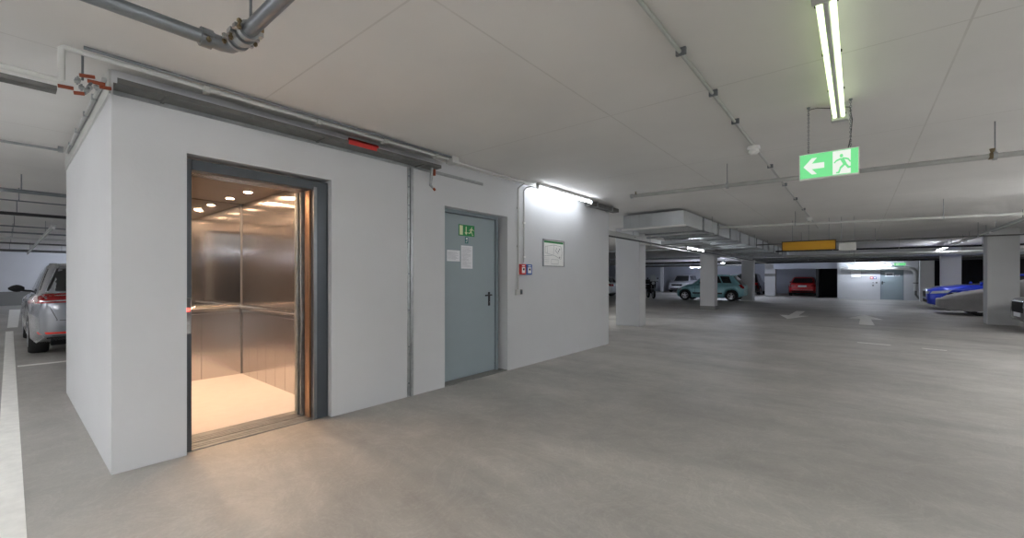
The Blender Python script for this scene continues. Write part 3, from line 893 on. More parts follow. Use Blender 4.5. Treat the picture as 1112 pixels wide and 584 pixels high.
MB().tube([(-2.345, 0.62, zz), (-2.345, 0.66, zz), (-2.33, 0.695, zz), (-2.29, 0.705, zz), (-2.20, 0.705, zz)], 0.034, 16).build('elbow', M['pipe'], o)
for (x, y, z0_, z1_) in ((-2.19, 0.755, -0.05, 0.04), (-2.19, 0.655, -0.06, 0.03), (-2.10, 0.66, -0.05, 0.05), (-2.28, 0.655, -0.03, 0.03)):
    bolt((x, y, zz + (z0_ + z1_) / 2), o)
b = MB()
b.cyl((-2.15, 0.77, zz + 0.03), (-2.15, 0.77, zz + 0.10), 0.008, 8)
b.lathe([(0.010, 0.095), (0.026, 0.10), (0.026, 0.106), (0.010, 0.11)], (-2.15, 0.77, zz), 'z', 14)
b.build('sprinkler_head', M['brass'], o)
MB().cyl((-2.1, 0.705, zz + 0.03), (-2.1, 0.705, ZC), 0.006, 8).build('hanger_rod', M['pipe'], o)

# fire-stop cluster and pipes at the block corner
fs = thing('pipe_bundle', 'cluster of valves with orange sleeves at the block corner', 'pipe fittings', (-3.72, 0.28, 2.5))
for (a, c) in (((-3.675, 0.205, 2.447), (-3.675, 0.27, 2.452)), ((-3.665, 0.27, 2.424), (-3.665, 0.315, 2.432)), ((-3.68, 0.295, 2.545), (-3.68, 0.363, 2.556)), ((-3.68, 0.33, 2.523), (-3.68, 0.409, 2.527)), ((-3.70, 0.385, 2.51), (-3.70, 0.44, 2.517))):
    MB().cyl(a, c, 0.011, 10).build('orange_sleeve', M['orange'], fs)
for (x, y, z) in ((-3.67, 0.285, 2.50), (-3.69, 0.305, 2.475), (-3.66, 0.325, 2.455), (-3.68, 0.34, 2.485), (-3.70, 0.29, 2.52), (-3.69, 0.37, 2.50)):
    b = MB()
    b.lathe([(0.005, -0.014), (0.013, -0.011), (0.013, 0.011), (0.005, 0.014)], (x, y, z), 'y', 10)
    b.cyl((x, y, z - 0.022), (x, y, z + 0.022), 0.005, 6)
    b.build('valve', M['galv'], fs)
MB().tube([(-3.665, 0.315, 2.432), (-3.67, 0.33, 2.46), (-3.68, 0.34, 2.50), (-3.68, 0.35, 2.525)], 0.008, 8).build('link_pipe', M['pipe'], fs)
MB().cyl((-3.69, 0.31, 2.52), (-3.69, 0.31, ZC), 0.006, 6).build('hanger_rod', M['pipe'], fs)
cd = thing('conduit', 'bright steel conduit along the side of the block', 'conduit', (-5.2, 0.42, 2.6))
MB().cyl((-6.43, 0.425, 2.62), (-3.86, 0.425, 2.62), 0.014, 10).build('pipe', M['palepipe'], cd)
for x in (-6.0, -5.4, -4.8, -4.3):
    MB().box(x - 0.01, x + 0.01, 0.405, 0.436, 2.60, 2.64).build('clip', M['galv'], cd)
tag(MB().box(-6.9, -3.81, 0.440, 0.4525, 2.52, ZC - 0.001).build('cover_strip', M['fixture']), 'dull steel cover strip under the ceiling on the block side', 'metal strip')
cd = thing('conduit', 'thin conduit joining the block corner and the left picture edge', 'conduit', (-6.45, -2, 2.64))
MB().cyl((-6.45, -8.0, 2.64), (-6.45, 0.40, 2.64), 0.013, 10).build('pipe', M['galv'], cd)
MB().box(-6.47, -6.43, 0.36, 0.40, 2.62, ZC - 0.001).build('clip', M['galv'], cd)

# left area pipes, running along Y under the ceiling
LP = [(-8.55, 2.45, 0.026, 'pipe', 'thick pipe nearest the block under the left ceiling'), (-9.88, 2.48, 0.010, 'pipe', 'thin pipe second from the block under the left ceiling'),
      (-11.6, 2.45, 0.030, 'dark', 'thick dark pipe third from the block under the left ceiling'), (-14.4, 2.45, 0.014, 'pipe', 'thin pipe fourth from the block under the left ceiling'),
      (-16.4, 2.45, 0.022, 'pipe', 'pipe fifth from the block under the left ceiling'), (-18.2, 2.42, 0.03, 'conduit', 'pale pipe sixth from the block under the left ceiling'),
      (-21.4, 2.45, 0.03, 'tray', 'dull pipe second from the white end wall'), (-25.8, 2.40, 0.05, 'tray', 'dull pipe nearest the white end wall')]
for (x, z, r, m, lab) in LP:
    o = thing('ceiling_pipe', lab, 'pipe', (x, 1.0, z), group='pipes over the left parking bays')
    MB().cyl((x, -8.5, z), (x, 14.0, z), r, 10).build('pipe', M[m], o)
    for y in (-0.2, 1.2, 4.0):
        MB().cyl((x, y + 0.35, z), (x, y + 0.35, ZC), 0.006, 6).build('hanger_rod', M['pipe'], o)

# ------------------------------------------------------------------ pipes across the lane
def cross_pipe(p0, p1, r, m, label, hang=(), n=12, clampm='galv'):
    o = thing('ceiling_pipe', label, 'pipe', ((p0[0] + p1[0]) / 2, (p0[1] + p1[1]) / 2, min(p0[2], p1[2])), group='pipes across the driving lane')
    MB().cyl(p0, p1, r, n).build('pipe', M[m], o)
    for f_ in hang:
        q = Vector(p0).lerp(Vector(p1), f_)
        cl = MB()
        clamp(cl, q, 'x', r, 0.025)
        cl.cyl((q.x, q.y, q.z + r), (q.x, q.y, q.z + r + 0.03), 0.009, 8)
        cl.build('clamp', M[clampm], o)
        MB().cyl((q.x, q.y, q.z + r), (q.x, q.y, ZC), 0.0045, 6).build('hanger_rod', M['pipe'], o)
    return o
o = cross_pipe((-2.40, 5.55, 2.437), (3.4, 5.55, 2.33), 0.024, 'palepipe', 'grey steel pipe behind the green exit sign', (0.205, 0.575))
MB().cyl((-2.43, 5.55, 2.437), (-2.40, 5.55, 2.437), 0.031, 12).build('end_cap', M['galv'], o)
MB().lathe([(0.02, 0.02), (0.006, 0.035), (0.006, 0.05), (0.02, 0.055)], (-2.36, 5.55, 2.437), 'z', 10).build('sprinkler_head', M['brass'], o)
MB().lathe([(0.028, -0.03), (0.034, 0.0), (0.012, 0.03), (0.02, 0.06)], (0.92, 5.55, 2.382), 'z', 10).build('sprinkler_head', M['brass'], o)
o = cross_pipe((-2.42, 10.4, 2.455), (9.5, 10.4, 2.13), 0.024, 'conduit', 'pale pipe crossing the lane above the amber sign', (0.12, 0.30))
MB().cyl((-2.47, 10.4, 2.456), (-2.42, 10.4, 2.455), 0.034, 12).build('end_cap', M['galv'], o)
cross_pipe((-2.5, 15.3, 2.36), (9.5, 15.3, 2.30), 0.018, 'tray', 'thin dark pipe crossing the lane just beyond the amber sign', (0.1, 0.24, 0.4))
cross_pipe((-2.5, 19.5, 2.36), (9.5, 19.5, 2.28), 0.030, 'dark', 'dark pipe crossing the lane in front of the bright ceiling strip', (0.15, 0.3, 0.46))
cross_pipe((-2.5, 22.5, 2.28), (9.5, 22.5, 2.27), 0.05, 'conduit', 'stout pale pipe crossing the lane before the far bays', (0.2, 0.42))
cross_pipe((-4.5, 26.0, 2.33), (9.5, 26.0, 2.33), 0.06, 'galv', 'stout bright pipe crossing the lane at mid depth', (0.3,))
cross_pipe((-6.5, 29.0, 2.22), (9.5, 29.0, 2.22), 0.05, 'dark', 'dark pipe crossing in front of the far door lamp', (0.4,))
cross_pipe((-14, 30.5, 2.40), (9.5, 30.5, 2.40), 0.08, 'tray', 'thick dull pipe crossing the far bays', (0.5,))
cross_pipe((-14, 33.0, 2.25), (-5.5, 33.0, 2.25), 0.07, 'tray', 'thick dull pipe crossing above the distant silver car', (0.5,))
cross_pipe((-14, 24.0, 2.42), (-5.6, 24.0, 2.42), 0.05, 'galv', 'bright pipe crossing behind the broad pillar', (0.5,))
cross_pipe((-14, 17.5, 2.50), (-5.6, 17.5, 2.50), 0.04, 'galv', 'pipe crossing the bays left of the air duct', (0.5,))
# downpipe with elbow right of the far door
dp = thing('drain_pipe', 'pale pipe bending down right of the distant grey door', 'pipe', (2.6, 33.4, 0.5))
MB().tube([(-0.8, 33.45, 1.90), (2.32, 33.45, 1.88), (2.50, 33.45, 1.82), (2.60, 33.45, 1.64), (2.60, 33.45, 0.58)], 0.10, 14).build('pipe', M['conduit'], dp)
MB().tube([(2.60, 33.45, 0.6), (2.60, 33.42, 0.35), (2.72, 33.3, 0.15), (2.9, 33.25, 0.03)], 0.05, 12).build('bend', M['tray'], dp)
MB().box(2.5, 2.7, 33.33, 33.749, 1.0, 1.05).build('pipe_bracket', M['tray'], dp)

# ------------------------------------------------------------------ air duct
du = thing('air_duct', 'large rectangular sheet steel air duct under the ceiling', 'duct', (-3.23, 15, 2.33))
DX0, DX1, DYa, DYb, DZ0, DZ1 = -3.87, -2.61, 8.45, 24.5, 2.345, 2.63
MB().box(DX0, DX1, DYa, DYb, DZ0, DZ1).build('duct_body', M['duct'], du)
for i in range(12):
    y = DYa + 1.25 + i * 1.25
    b = MB()
    for yy in (y, y + 0.035):
        b.box(DX0 - 0.03, DX1 + 0.03, yy, yy + 0.012, DZ0 - 0.03, DZ0 + 0.001); b.box(DX1 - 0.001, DX1 + 0.03, yy, yy + 0.012, DZ0 - 0.03, DZ1); b.box(DX0 - 0.03, DX0 + 0.001, yy, yy + 0.012, DZ0 - 0.03, DZ1)
    b.build('flange', M['galv'], du)
b = MB()
b.box(DX0 - 0.03, DX1 + 0.03, DYa - 0.03, DYa + 0.03, DZ0 - 0.028, DZ0 + 0.006)
b.build('front_flange', M['white'], du)
for i, y in enumerate((10.1, 12.6, 15.1, 17.6, 20.1, 22.6)):
    b = MB()
    b.box(DX0 - 0.14, DX1 + 0.14, y - 0.02, y + 0.02, DZ0 - 0.075, DZ0 - 0.031)
    b.build('support_rail', M['galv'], du)
    for x in (DX0 - 0.1, DX1 + 0.1):
        MB().cyl((x, y, DZ0 - 0.09), (x, y, ZC), 0.006, 6).build('hanger_rod', M['galv'], du)
b = MB()
for k, x in enumerate((-3.72, -3.52, -3.25)):
    b.box(x, x + 0.004, DYa - 0.0025, DYa, DZ0 + 0.02, DZ1)
b.build('seams', M['galv'], du)
# lower side duct branching under the big one
d2 = thing('air_duct', 'smaller flat duct hanging crosswise under the large duct', 'duct', (-3.4, 11.3, 2.2))
MB().box(-3.95, -3.0, 10.9, 11.9, 2.19, 2.265).build('duct_body', M['duct'], d2, bevel=0.006)
for y in (11.0, 11.8):
    MB().box(-4.0, -2.95, y, y + 0.03, 2.17, 2.19).build('support_rail', M['galv'], d2)
# cable channel along the pillar heads
ch = thing('cable_channel', 'beige steel cable channel along the heads of the left pillars', 'cable tray', (-4.4, 16, 2.28))
b = MB()
b.box(-4.49, -4.40, 7.7, 26.0, 2.285, 2.29); b.box(-4.405, -4.40, 7.7, 26.0, 2.29, 2.40); b.box(-4.49, -4.485, 7.7, 26.0, 2.29, 2.40)
b.build('channel', M['conduit'], ch)
b = MB()
b.box(-4.50, -4.39, 7.7, 26.0, 2.27, 2.285)
b.build('lower_edge', M['dark'], ch)
for y in (8.6, 10.3, 12.6, 15, 18, 21, 24):
    MB().cyl((-4.4, y, 2.345), (-4.392, y, 2.345), 0.012, 8).build('knockout', M['dark'], ch)
    MB().cyl((-4.445, y, 2.40), (-4.445, y, ZC), 0.006, 6).build('hanger_rod', M['pipe'], ch)
o = thing('ceiling_pipe', 'pale pipe along the lane beside the left pillars', 'pipe', (-4.2, 14, 2.15), group='pipes along the lane')
MB().cyl((-4.2, 10.2, 2.17), (-4.2, 30, 2.17), 0.022, 10).build('pipe', M['conduit'], o)
for y in (10.8, 12.4, 14.2, 17, 21):
    MB().cyl((-4.2, y, 2.17), (-4.2, y, ZC), 0.005, 6).build('hanger_rod', M['pipe'], o)
    MB().lathe([(0.024, -0.012), (0.034, -0.012), (0.034, 0.012), (0.024, 0.012)], (-4.2, y, 2.17), 'y', 12, True).build('clamp', M['galv'], o)

# ------------------------------------------------------------------ hanging signs
ys = thing('hanging_sign', 'amber hanging sign with black edge over the lane', 'sign', (-0.89, 12.0, 1.955))
MB().box(-1.40, -0.385, 12.0, 12.04, 1.965, 2.165).build('amber_face', M['yellow'], ys)
b = MB()
b.box(-1.415, -0.37, 11.985, 12.05, 2.165, 2.185); b.box(-1.415, -1.40, 11.985, 12.05, 1.95, 2.165); b.box(-0.385, -0.37, 11.985, 12.05, 1.95, 2.165); b.box(-1.40, -0.385, 11.99, 12.05, 1.95, 1.965)
b.build('black_edge', M['blackplastic'], ys)
for x in (-1.2, -0.883, -0.5):
    MB().cyl((x, 12.02, 2.185), (x, 12.02, ZC), 0.004, 6).build('hanger_rod', M['pipe'], ys)
wsn = thing('hanging_sign', 'small blank white sign hanging right of the amber sign', 'sign', (-0.17, 12.0, 1.915))
MB().box(-0.325, -0.02, 12.0, 12.03, 1.92, 2.10).build('panel', M['signback'], wsn, bevel=0.006)
for x in (-0.28, -0.06):
    MB().cyl((x, 12.015, 2.10), (x, 12.015, ZC), 0.004, 6).build('hanger_rod', M['pipe'], wsn)

# ------------------------------------------------------------------ far door and its fittings
d2r = struct(MB().box(1.10, 2.08, 33.82, 33.87, 0.01, 2.03).build('door_2', M['door'], bevel=0.004), 'distant grey door in the far white wall', 'door')
b = MB()
b.box(1.07, 1.10, 33.76, 33.9, 0, 2.06); b.box(2.08, 2.11, 33.76, 33.9, 0, 2.06); b.box(1.10, 2.08, 33.76, 33.9, 2.03, 2.06)
b.build('door_frame', M['doorframe'], d2r)
h2 = MB().box(1.14, 1.19, 33.80, 33.82, 0.93, 1.12).build('handle', M['blackplastic'], d2r)
MB().tube([(1.165, 33.8, 1.06), (1.165, 33.76, 1.06), (1.29, 33.76, 1.06)], 0.014, 8).build('lever', M['blackplastic'], h2)
def far_box(x0, x1, z0, z1, m, name, label, cat, d=0.05, ymax=33.75, trim=None):
    o = thing(name, label, cat, ((x0 + x1) / 2, ymax, z0))
    MB().box(x0, x1, ymax - d, ymax, z0, z1).build('housing', m, o, bevel=0.004)
    if trim:
        MB().box(x0 + (x1 - x0) * .2, x1 - (x1 - x0) * .2, ymax - d - 0.003, ymax - d, z0 + (z1 - z0) * .25, z1 - (z1 - z0) * .25).build('label_plate', trim, o)
far_box(0.60, 0.745, 1.25, 1.39, M['red'], 'alarm_box', 'distant red alarm box left of the far door', 'call point', trim=M['label'])
far_box(0.755, 0.90, 1.25, 1.39, M['bluebox'], 'release_box', 'distant blue release box left of the far door', 'call point', trim=M['label'])
far_box(0.70, 0.78, 0.99, 1.07, M['conduit'], 'light_switch', 'upper grey switch below the distant alarm boxes', 'switch', trim=M['inkdark'])
far_box(0.70, 0.78, 0.82, 0.90, M['tray'], 'light_switch', 'lower dark switch below the distant alarm boxes', 'switch', trim=M['inkdark'])
far_box(0.86, 0.94, 0.99, 1.07, M['tray'], 'light_switch', 'right hand switch next to the distant door', 'switch', trim=M['inkdark'])
far_box(1.28, 1.70, 1.40, 1.64, M['paper'], 'notice_paper', 'pale notices on the distant grey door', 'paper', d=0.004, ymax=33.819, trim=M['ink'])
far_box(1.74, 1.95, 1.42, 1.52, M['paper'], 'notice_paper', 'small pale label right of the notices on the distant door', 'paper', d=0.004, ymax=33.819, trim=M['ink'])
fp = thing('evacuation_plan', 'framed plan on the far white wall left of the switches', 'wall plan', (-0.07, 33.75, 1.33))
b = MB()
b.box(-0.335, -0.32, 33.72, 33.75, 1.33, 1.74); b.box(0.185, 0.20, 33.72, 33.75, 1.33, 1.74); b.box(-0.32, 0.185, 33.72, 33.75, 1.33, 1.345); b.box(-0.32, 0.185, 33.72, 33.75, 1.725, 1.74)
b.build('frame', M['galv'], fp)
MB().box(-0.32, 0.185, 33.735, 33.75, 1.345, 1.725).build('sheet', M['label'], fp)
tag(MB().tube([(0.75, 33.738, 1.39), (0.75, 33.738, 2.3)], 0.012, 6).build('conduit', M['conduit']), 'thin conduit above the distant red and blue alarm boxes', 'conduit')
fe = thing('exit_sign', 'distant lit green exit sign above the far door', 'exit sign', (1.9, 33.1, 2.02))
MB().box(1.66, 2.16, 33.1, 33.13, 2.03, 2.19).build('housing', M['white'], fe)
MB().box(1.67, 2.15, 33.092, 33.1, 2.035, 2.185).build('green_panel', M['greenlit'], fe)
b = MB()
b.prism([(0, 0.075), (0.07, 0.13), (0.07, 0.095), (0.16, 0.095), (0.16, 0.055), (0.07, 0.055), (0.07, 0.02)], lambda u, v, tt: (1.72 + u, 33.092 - tt, 2.035 + v), 0, 0.004)
b.build('arrow', M['whitelit'], fe)
for x in (1.7, 2.12):
    MB().cyl((x, 33.115, 2.19), (x, 33.115, ZC), 0.006, 6).build('hanger_rod', M['pipe'], fe)

# ------------------------------------------------------------------ floor markings
def marking(b, name, label, cat='floor marking'):
    return tag(b.build(name, M['marking']), label, cat)
fl = lambda u, v, tt: (u, v, tt)
b = MB(); b.prism([(-16.0, 0.03), (-1.6, -0.045), (-1.6, 0.065), (-16.0, 0.15)], fl, 0.0, 0.003)
marking(b, 'parking_line', 'long white parking line at the left edge of the view')
b = MB(); b.prism([(-9.62, 0.13), (-9.50, 0.13), (-9.50, 3.0), (-9.62, 3.0)], fl, 0.0, 0.003)
marking(b, 'parking_line', 'white line across the floor behind the silver estate car')
b = MB(); b.prism([(-27.0, 0.15), (-17.2, 0.06), (-17.2, 0.24), (-27.0, 0.45)], fl, 0.0, 0.003)
marking(b, 'parking_line', 'white line beyond the gap, left of the silver estate car')
b = MB(); b.prism([(0.0, 10.99), (0.5, 10.93), (0.5, 10.96), (0.0, 11.03)], fl, 0.0, 0.003); b.prism([(0.93, 10.82), (1.24, 10.76), (1.24, 10.785), (0.93, 10.85)], fl, 0.0, 0.003)
marking(b, 'floor_stripe', 'worn thin white stripe across the lane in front of the arrows')
def arrow(cx, ytip, ytail, hw, sw_, hl, sgn, tw=None):
    b = MB()
    tw = tw or sw_
    b.prism([(cx - tw, ytail), (cx + tw, ytail), (cx + sw_, ytip - sgn * hl), (cx + hw, ytip - sgn * hl), (cx, ytip), (cx - hw, ytip - sgn * hl), (cx - sw_, ytip - sgn * hl)], fl, 0.0, 0.003)
    return b
marking(arrow(0.20, 19.4, 15.3, 0.42, 0.13, 1.9, 1, 0.17), 'floor_arrow', 'white lane arrow pointing away from the viewer')
marking(arrow(-1.72, 15.9, 20.0, 0.42, 0.14, 1.7, -1), 'floor_arrow', 'white lane arrow pointing towards the viewer')

# ------------------------------------------------------------------ cars
def lerp(a, b_, t_): return a + (b_ - a) * t_
def interp(tab, x):
    if x <= tab[0][0]: return tab[0][1]
    for (a, va), (c, vc) in zip(tab[:-1], tab[1:]):
        if x <= c:
            k = (x - a) / (c - a)
            k = k * k * (3 - 2 * k) * 0.5 + k * 0.5
            return va + (vc - va) * k
    return tab[-1][1]

class Car:
    """x forward, y to its left, z up"""
    def __init__(s, name, label, group, loc, rz, pm, Lc, Wc, Hc, R, xr, xf, shoulder, deck, sill, gb, gr, belt, cabw=(0.93, 0.72), nose=0.0, tail=0.0, tyre_w=0.2, cat='car'):
        s.root = thing(name, label, cat, loc, rz, group)
        s.L, s.W, s.H, s.R, s.xr, s.xf = Lc, Wc, Hc, R, xr, xf
        s.gb, s.gr, s.belt, s.pm, s.cabw = gb, gr, belt, pm, cabw
        b = MB()
        hl = Lc / 2
        Ra = R + 0.055
        xs = [-hl + 0.10 + (Lc - 0.20) * i / 34 for i in range(35)]
        for xw in (xr, xf):
            for k in range(13):
                xs.append(xw - Ra * math.cos(PI * k / 12))
            xs += [xw - Ra - 0.004, xw + Ra + 0.004]
        xs = sorted(set(round(x, 4) for x in xs if -hl + 0.09 < x < hl - 0.09))
        def halfw(x):
            tt = abs(x) / hl
            return Wc / 2 * (1 - 0.16 * max(0, (tt - 0.70) / 0.30) ** 2.0)
        def section(x, sx=1.0, zmid=None, sz=1.0):
            w = halfw(x)
            zs = interp(shoulder, x / hl); zc = interp(deck, x / hl)
            zb = interp(sill, x / hl)
            for xw in (xr, xf):
                d = abs(x - xw)
                if d < Ra: zb = max(zb, R + math.sqrt(max(0, Ra * Ra - d * d)) - 0.0)
            zb = min(zb, zs - 0.10)
            h = zs - zb
            half = [(w * 0.93, zb), (w * 0.985, zb + 0.10 * h), (w, zb + 0.35 * h), (w * 1.0, zb + 0.6 * h), (w * 0.975, zb + 0.85 * h), (w * 0.93, zs), (w * 0.85, lerp(zs, zc, 0.45)), (w * 0.60, lerp(zs, zc, 0.85)), (w * 0.3, zc)]
            pts = [(y * sx, z) for y, z in half]
            if zmid is not None:
                pts = [(y, zmid + (z - zmid) * sz) for y, z in pts]
            return [(x, y, z) for y, z in pts] + [(x, -y, z) for y, z in reversed(pts)]
        rings = []
        zm_r, zm_f = 0.55, 0.50
        for (dx, sx, sz) in ((0.0 + tail, 0.74, 0.60), (0.015 + tail * 0.7, 0.86, 0.80), (0.05 + tail * 0.3, 0.95, 0.94)):
            x = -hl + dx
            rg = section(-hl + 0.11, sx, zm_r, sz)
            rings.append([(x, p[1], p[2]) for p in rg])
        rings += [section(x) for x in xs]
        for (dx, sx, sz) in ((0.05 + nose * 0.3, 0.95, 0.94), (0.015 + nose * 0.7, 0.86, 0.80), (0.0 + nose, 0.74, 0.60)):
            rg = section(hl - 0.11, sx, zm_f, sz)
            rings.append([(hl - dx, p[1], p[2]) for p in rg])
        n = len(rings[0])
        vs_ = [p for r_ in rings for p in r_]
        fs = []
        for i in range(len(rings) - 1):
            for j in range(n):
                fs.append((i * n + j, i * n + (j + 1) % n, (i + 1) * n + (j + 1) % n, (i + 1) * n + j))
        fs.append(tuple(range(n))[::-1]); fs.append(tuple((len(rings) - 1) * n + j for j in range(n)))
        b.add(vs_, fs)
        # cabin, lofted upwards
        cb = MB()
        s.z0 = belt - 0.12
        m_ = 48
        levels = [0, 0.15, 0.3, 0.45, 0.6, 0.75, 0.86, 0.93, 0.97, 1.0]
        rr = []
        for lv in levels:
            x0, x1 = s.xlim(lv)
            hw = s.hw(lv)
            if lv > 0.9:
                k = (lv - 0.9) / 0.1
                ins = 0.10 * k * k
                x0 += ins * 1.3; x1 -= ins * 1.3; hw -= ins
            ring = []
            for j in range(m_):
                a = 2 * PI * j / m_
                e = 2 / 7.0
                cx = math.copysign(abs(math.cos(a)) ** e, math.cos(a)); cy = math.copysign(abs(math.sin(a)) ** e, math.sin(a))
                xx = (x0 + x1) / 2 + (x1 - x0) / 2 * cx
                ring.append((xx, hw * cy, s.zl(lv, xx)))
            rr.append(ring)
        vs_ = [p for r_ in rr for p in r_]
        fs = []
        for i in range(len(rr) - 1):
            for j in range(m_):
                fs.append((i * m_ + j, i * m_ + (j + 1) % m_, (i + 1) * m_ + (j + 1) % m_, (i + 1) * m_ + j))
        x0, x1 = s.xlim(1.0)
        top = len(vs_)
        cxm = (x0 + x1) / 2
        inner = [(lerp(cxm, p[0], 0.6), p[1] * 0.6, p[2] + 0.012) for p in rr[-1]]
        vs_ += inner
        o_ = (len(rr) - 1) * m_
        for j in range(m_):
            fs.append((o_ + j, o_ + (j + 1) % m_, top + (j + 1) % m_, top + j))
        fs.append(tuple(top + j for j in range(m_)))
        fs.append(tuple(range(m_))[::-1])
        cb.add(vs_, fs)
        s.bvh = BVHTree.FromPolygons([Vector(p) for p in b.v + cb.v], b.f + [tuple(i + len(b.v) for i in f) for f in cb.f])
        s.body = b.build('body', pm, s.root, local=True, sharp=50)
        cb.build('cabin', pm, s.root, local=True, sharp=50)
        MB().box(-hl + 0.3, hl - 0.3, -Wc * 0.36, Wc * 0.36, 0.17, 0.60).build('underbody', M['under'], s.root, local=True)
        for xw in (xr, xf):
            for sd in (1, -1):
                s.wheel(xw, sd * (Wc / 2 - tyre_w / 2 - 0.015), sd, tyre_w)
    def xlim(s, lv):
        g = lv ** 1.15
        return lerp(s.gb[0], s.gr[0], g), lerp(s.gb[1], s.gr[1], lv ** 1.0)
    def hw(s, lv):
        return s.W / 2 * lerp(s.cabw[0], s.cabw[1], lv ** 1.3)
    def zl(s, lv, x):
        xm = (s.gr[0] + s.gr[1]) / 2
        top = s.H - 0.05 * ((x - xm) / (abs(s.gr[1] - s.gr[0]) / 2 + 0.1)) ** 2 - 0.02
        return s.z0 + (top - s.z0) * lv
    def wheel(s, x, y, sd, tw):
        R = s.R
        ro = MB().lathe([(R * 0.62, -tw / 2), (R * 0.93, -tw / 2), (R, -tw * 0.36), (R, tw * 0.36), (R * 0.93, tw / 2), (R * 0.62, tw / 2)], (x, y, R), 'y', 28, True).build('wheel', M['rubber'], s.root, local=True)
        yo = y + sd * tw / 2
        b = MB()
        b.lathe([(R * 0.56, sd * -0.02), (R * 0.66, sd * 0.004), (R * 0.66, sd * -0.03), (R * 0.5, sd * -0.035)], (x, yo, R), 'y', 28, True)
        b.lathe([(R * 0.16, sd * 0.008), (R * 0.16, sd * -0.03)], (x, yo, R), 'y', 12)
        for k in range(5):
            a = 2 * PI * k / 5 + PI / 2
            ca, sa = math.cos(a), math.sin(a)
            poly = [(R * 0.10, -R * 0.11), (R * 0.60, -R * 0.08), (R * 0.60, R * 0.08), (R * 0.10, R * 0.11)]
            b.prism([(u * ca - v * sa, u * sa + v * ca) for u, v in poly], lambda u, v, tt: (x + u, yo + tt, R + v), sd * -0.025, sd * 0.002)
        b.build('rim', M['rim'], ro, local=True)
    def patch(s, name, m, quad, axis, nx=8, ny=4, off=0.006, parent=None):
        """quad: 4 corners in (x,z) for sides or (y,z) for ends, projected on the shell"""
        g = {}
        for i in range(nx + 1):
            for j in range(ny + 1):
                u, v = i / nx, j / ny
                a = lerp(lerp(quad[0][0], quad[1][0], u), lerp(quad[3][0], quad[2][0], u), v)
                c = lerp(lerp(quad[0][1], quad[1][1], u), lerp(quad[3][1], quad[2][1], u), v)
                if axis[0] == 'y':
                    sg_ = 1 if axis[1] == '+' else -1
                    org, d = Vector((a, 3 * sg_, c)), Vector((0, -sg_, 0))
                else:
                    sg_ = 1 if axis[1] == '+' else -1
                    org, d = Vector((6 * sg_, a, c)), Vector((-sg_, 0, 0))
                h = s.bvh.ray_cast(org, d)
                if h[0] is not None:
                    nrm = h[1] if h[1].dot(d) < 0 else -h[1]
                    g[(i, j)] = (h[0] + nrm * off, h[0] - nrm * 0.012)
        b = MB()
        idx = {}
        for k, (p, q) in g.items():
            idx[k] = len(b.v)
            b.v += [tuple(p), tuple(q)]
        edges = {}
        for i in range(nx):
            for j in range(ny):
                c = [(i, j), (i + 1, j), (i + 1, j + 1), (i, j + 1)]
                if all(k in idx for k in c):
                    ii = [idx[k] for k in c]
                    b.f.append(tuple(ii)); b.f.append(tuple(k + 1 for k in reversed(ii)))
                    for p, q in zip(ii, ii[1:] + ii[:1]):
                        if (q, p) in edges: del edges[(q, p)]
                        else: edges[(p, q)] = 1
        for (p, q) in edges:
            b.f.append((p, q, q + 1, p + 1))
        if not b.f: return None
        return b.build(name, m, parent or s.root, local=True, sharp=60)
    def side_window(s, a0, a1, a2, a3, sb=0.3, st=0.86, sides='+-', m=None, name='side_window'):
        def P(a, lv):
            x0, x1 = s.xlim(lv)
            x = lerp(x0, x1, a)
            return (x, s.zl(lv, x))
        q = [P(a0, sb), P(a1, sb), P(a3, st), P(a2, st)]
        for sg_ in sides:
            s.patch(name, m or M['glass'], q, 'y' + sg_, 8, 5)
    def end_window(s, axis, sb=0.3, st=0.88, f0=0.90, f1=0.84, name='windscreen'):
        x = s.gb[1] if axis == 'x+' else s.gb[0]
        xt = s.gr[1] if axis == 'x+' else s.gr[0]
        q = [(-s.hw(sb) * f0, s.zl(sb, x)), (s.hw(sb) * f0, s.zl(sb, x)), (s.hw(st) * f1, s.zl(st, xt)), (-s.hw(st) * f1, s.zl(st, xt))]
        return s.patch(name, M['glass'], q, axis, 12, 6)
    def ends(s, name, m, quad, axis, mirror=True, **k):
        s.patch(name, m, quad, axis, **k)
        if mirror:
            s.patch(name, m, [(-a, c) for a, c in quad], axis, **k)
    def mirrors(s, x, z, m, length=0.2):
        for sd in (1, -1):
            y = s.W / 2 * 0.94
            b = MB()
            rings = []
            for k in range(7):
                tt = k / 6
                r_ = math.sin(PI * (0.12 + 0.80 * tt)) * 0.075
                rings.append([(x + r_ * 0.7 * math.cos(2 * PI * j / 12), sd * (y + 0.03 + length * tt), z + r_ * math.sin(2 * PI * j / 12)) for j in range(12)])
            vs_ = [p for r_ in rings for p in r_]
            fs = [(i * 12 + j, i * 12 + (j + 1) % 12, (i + 1) * 12 + (j + 1) % 12, (i + 1) * 12 + j) for i in range(6) for j in range(12)]
            fs += [tuple(range(12)), tuple(72 + j for j in range(12))]
            b.add(vs_, fs)
            b.tube([(x, sd * (y - 0.1), z - 0.06), (x, sd * (y + 0.07), z - 0.04)], 0.02, 8)
            b.build('door_mirror', m, s.root, local=True)
    def seams(s, xs, z0, z1):
        for x in xs:
            for sg_ in '+-':
                s.patch('door_seam', M['under'], [(x - 0.006, z0), (x + 0.006, z0), (x + 0.006, z1), (x - 0.006, z1)], 'y' + sg_, 1, 10, off=0.0015)
    def handles(s, xs, z):
        for x in xs:
            for sg_ in '+-':
                s.patch('door_handle', s.pm, [(x - 0.09, z - 0.015), (x + 0.09, z - 0.015), (x + 0.09, z + 0.015), (x - 0.09, z + 0.015)], 'y' + sg_, 4, 1, off=0.025)

G = 'parked cars'
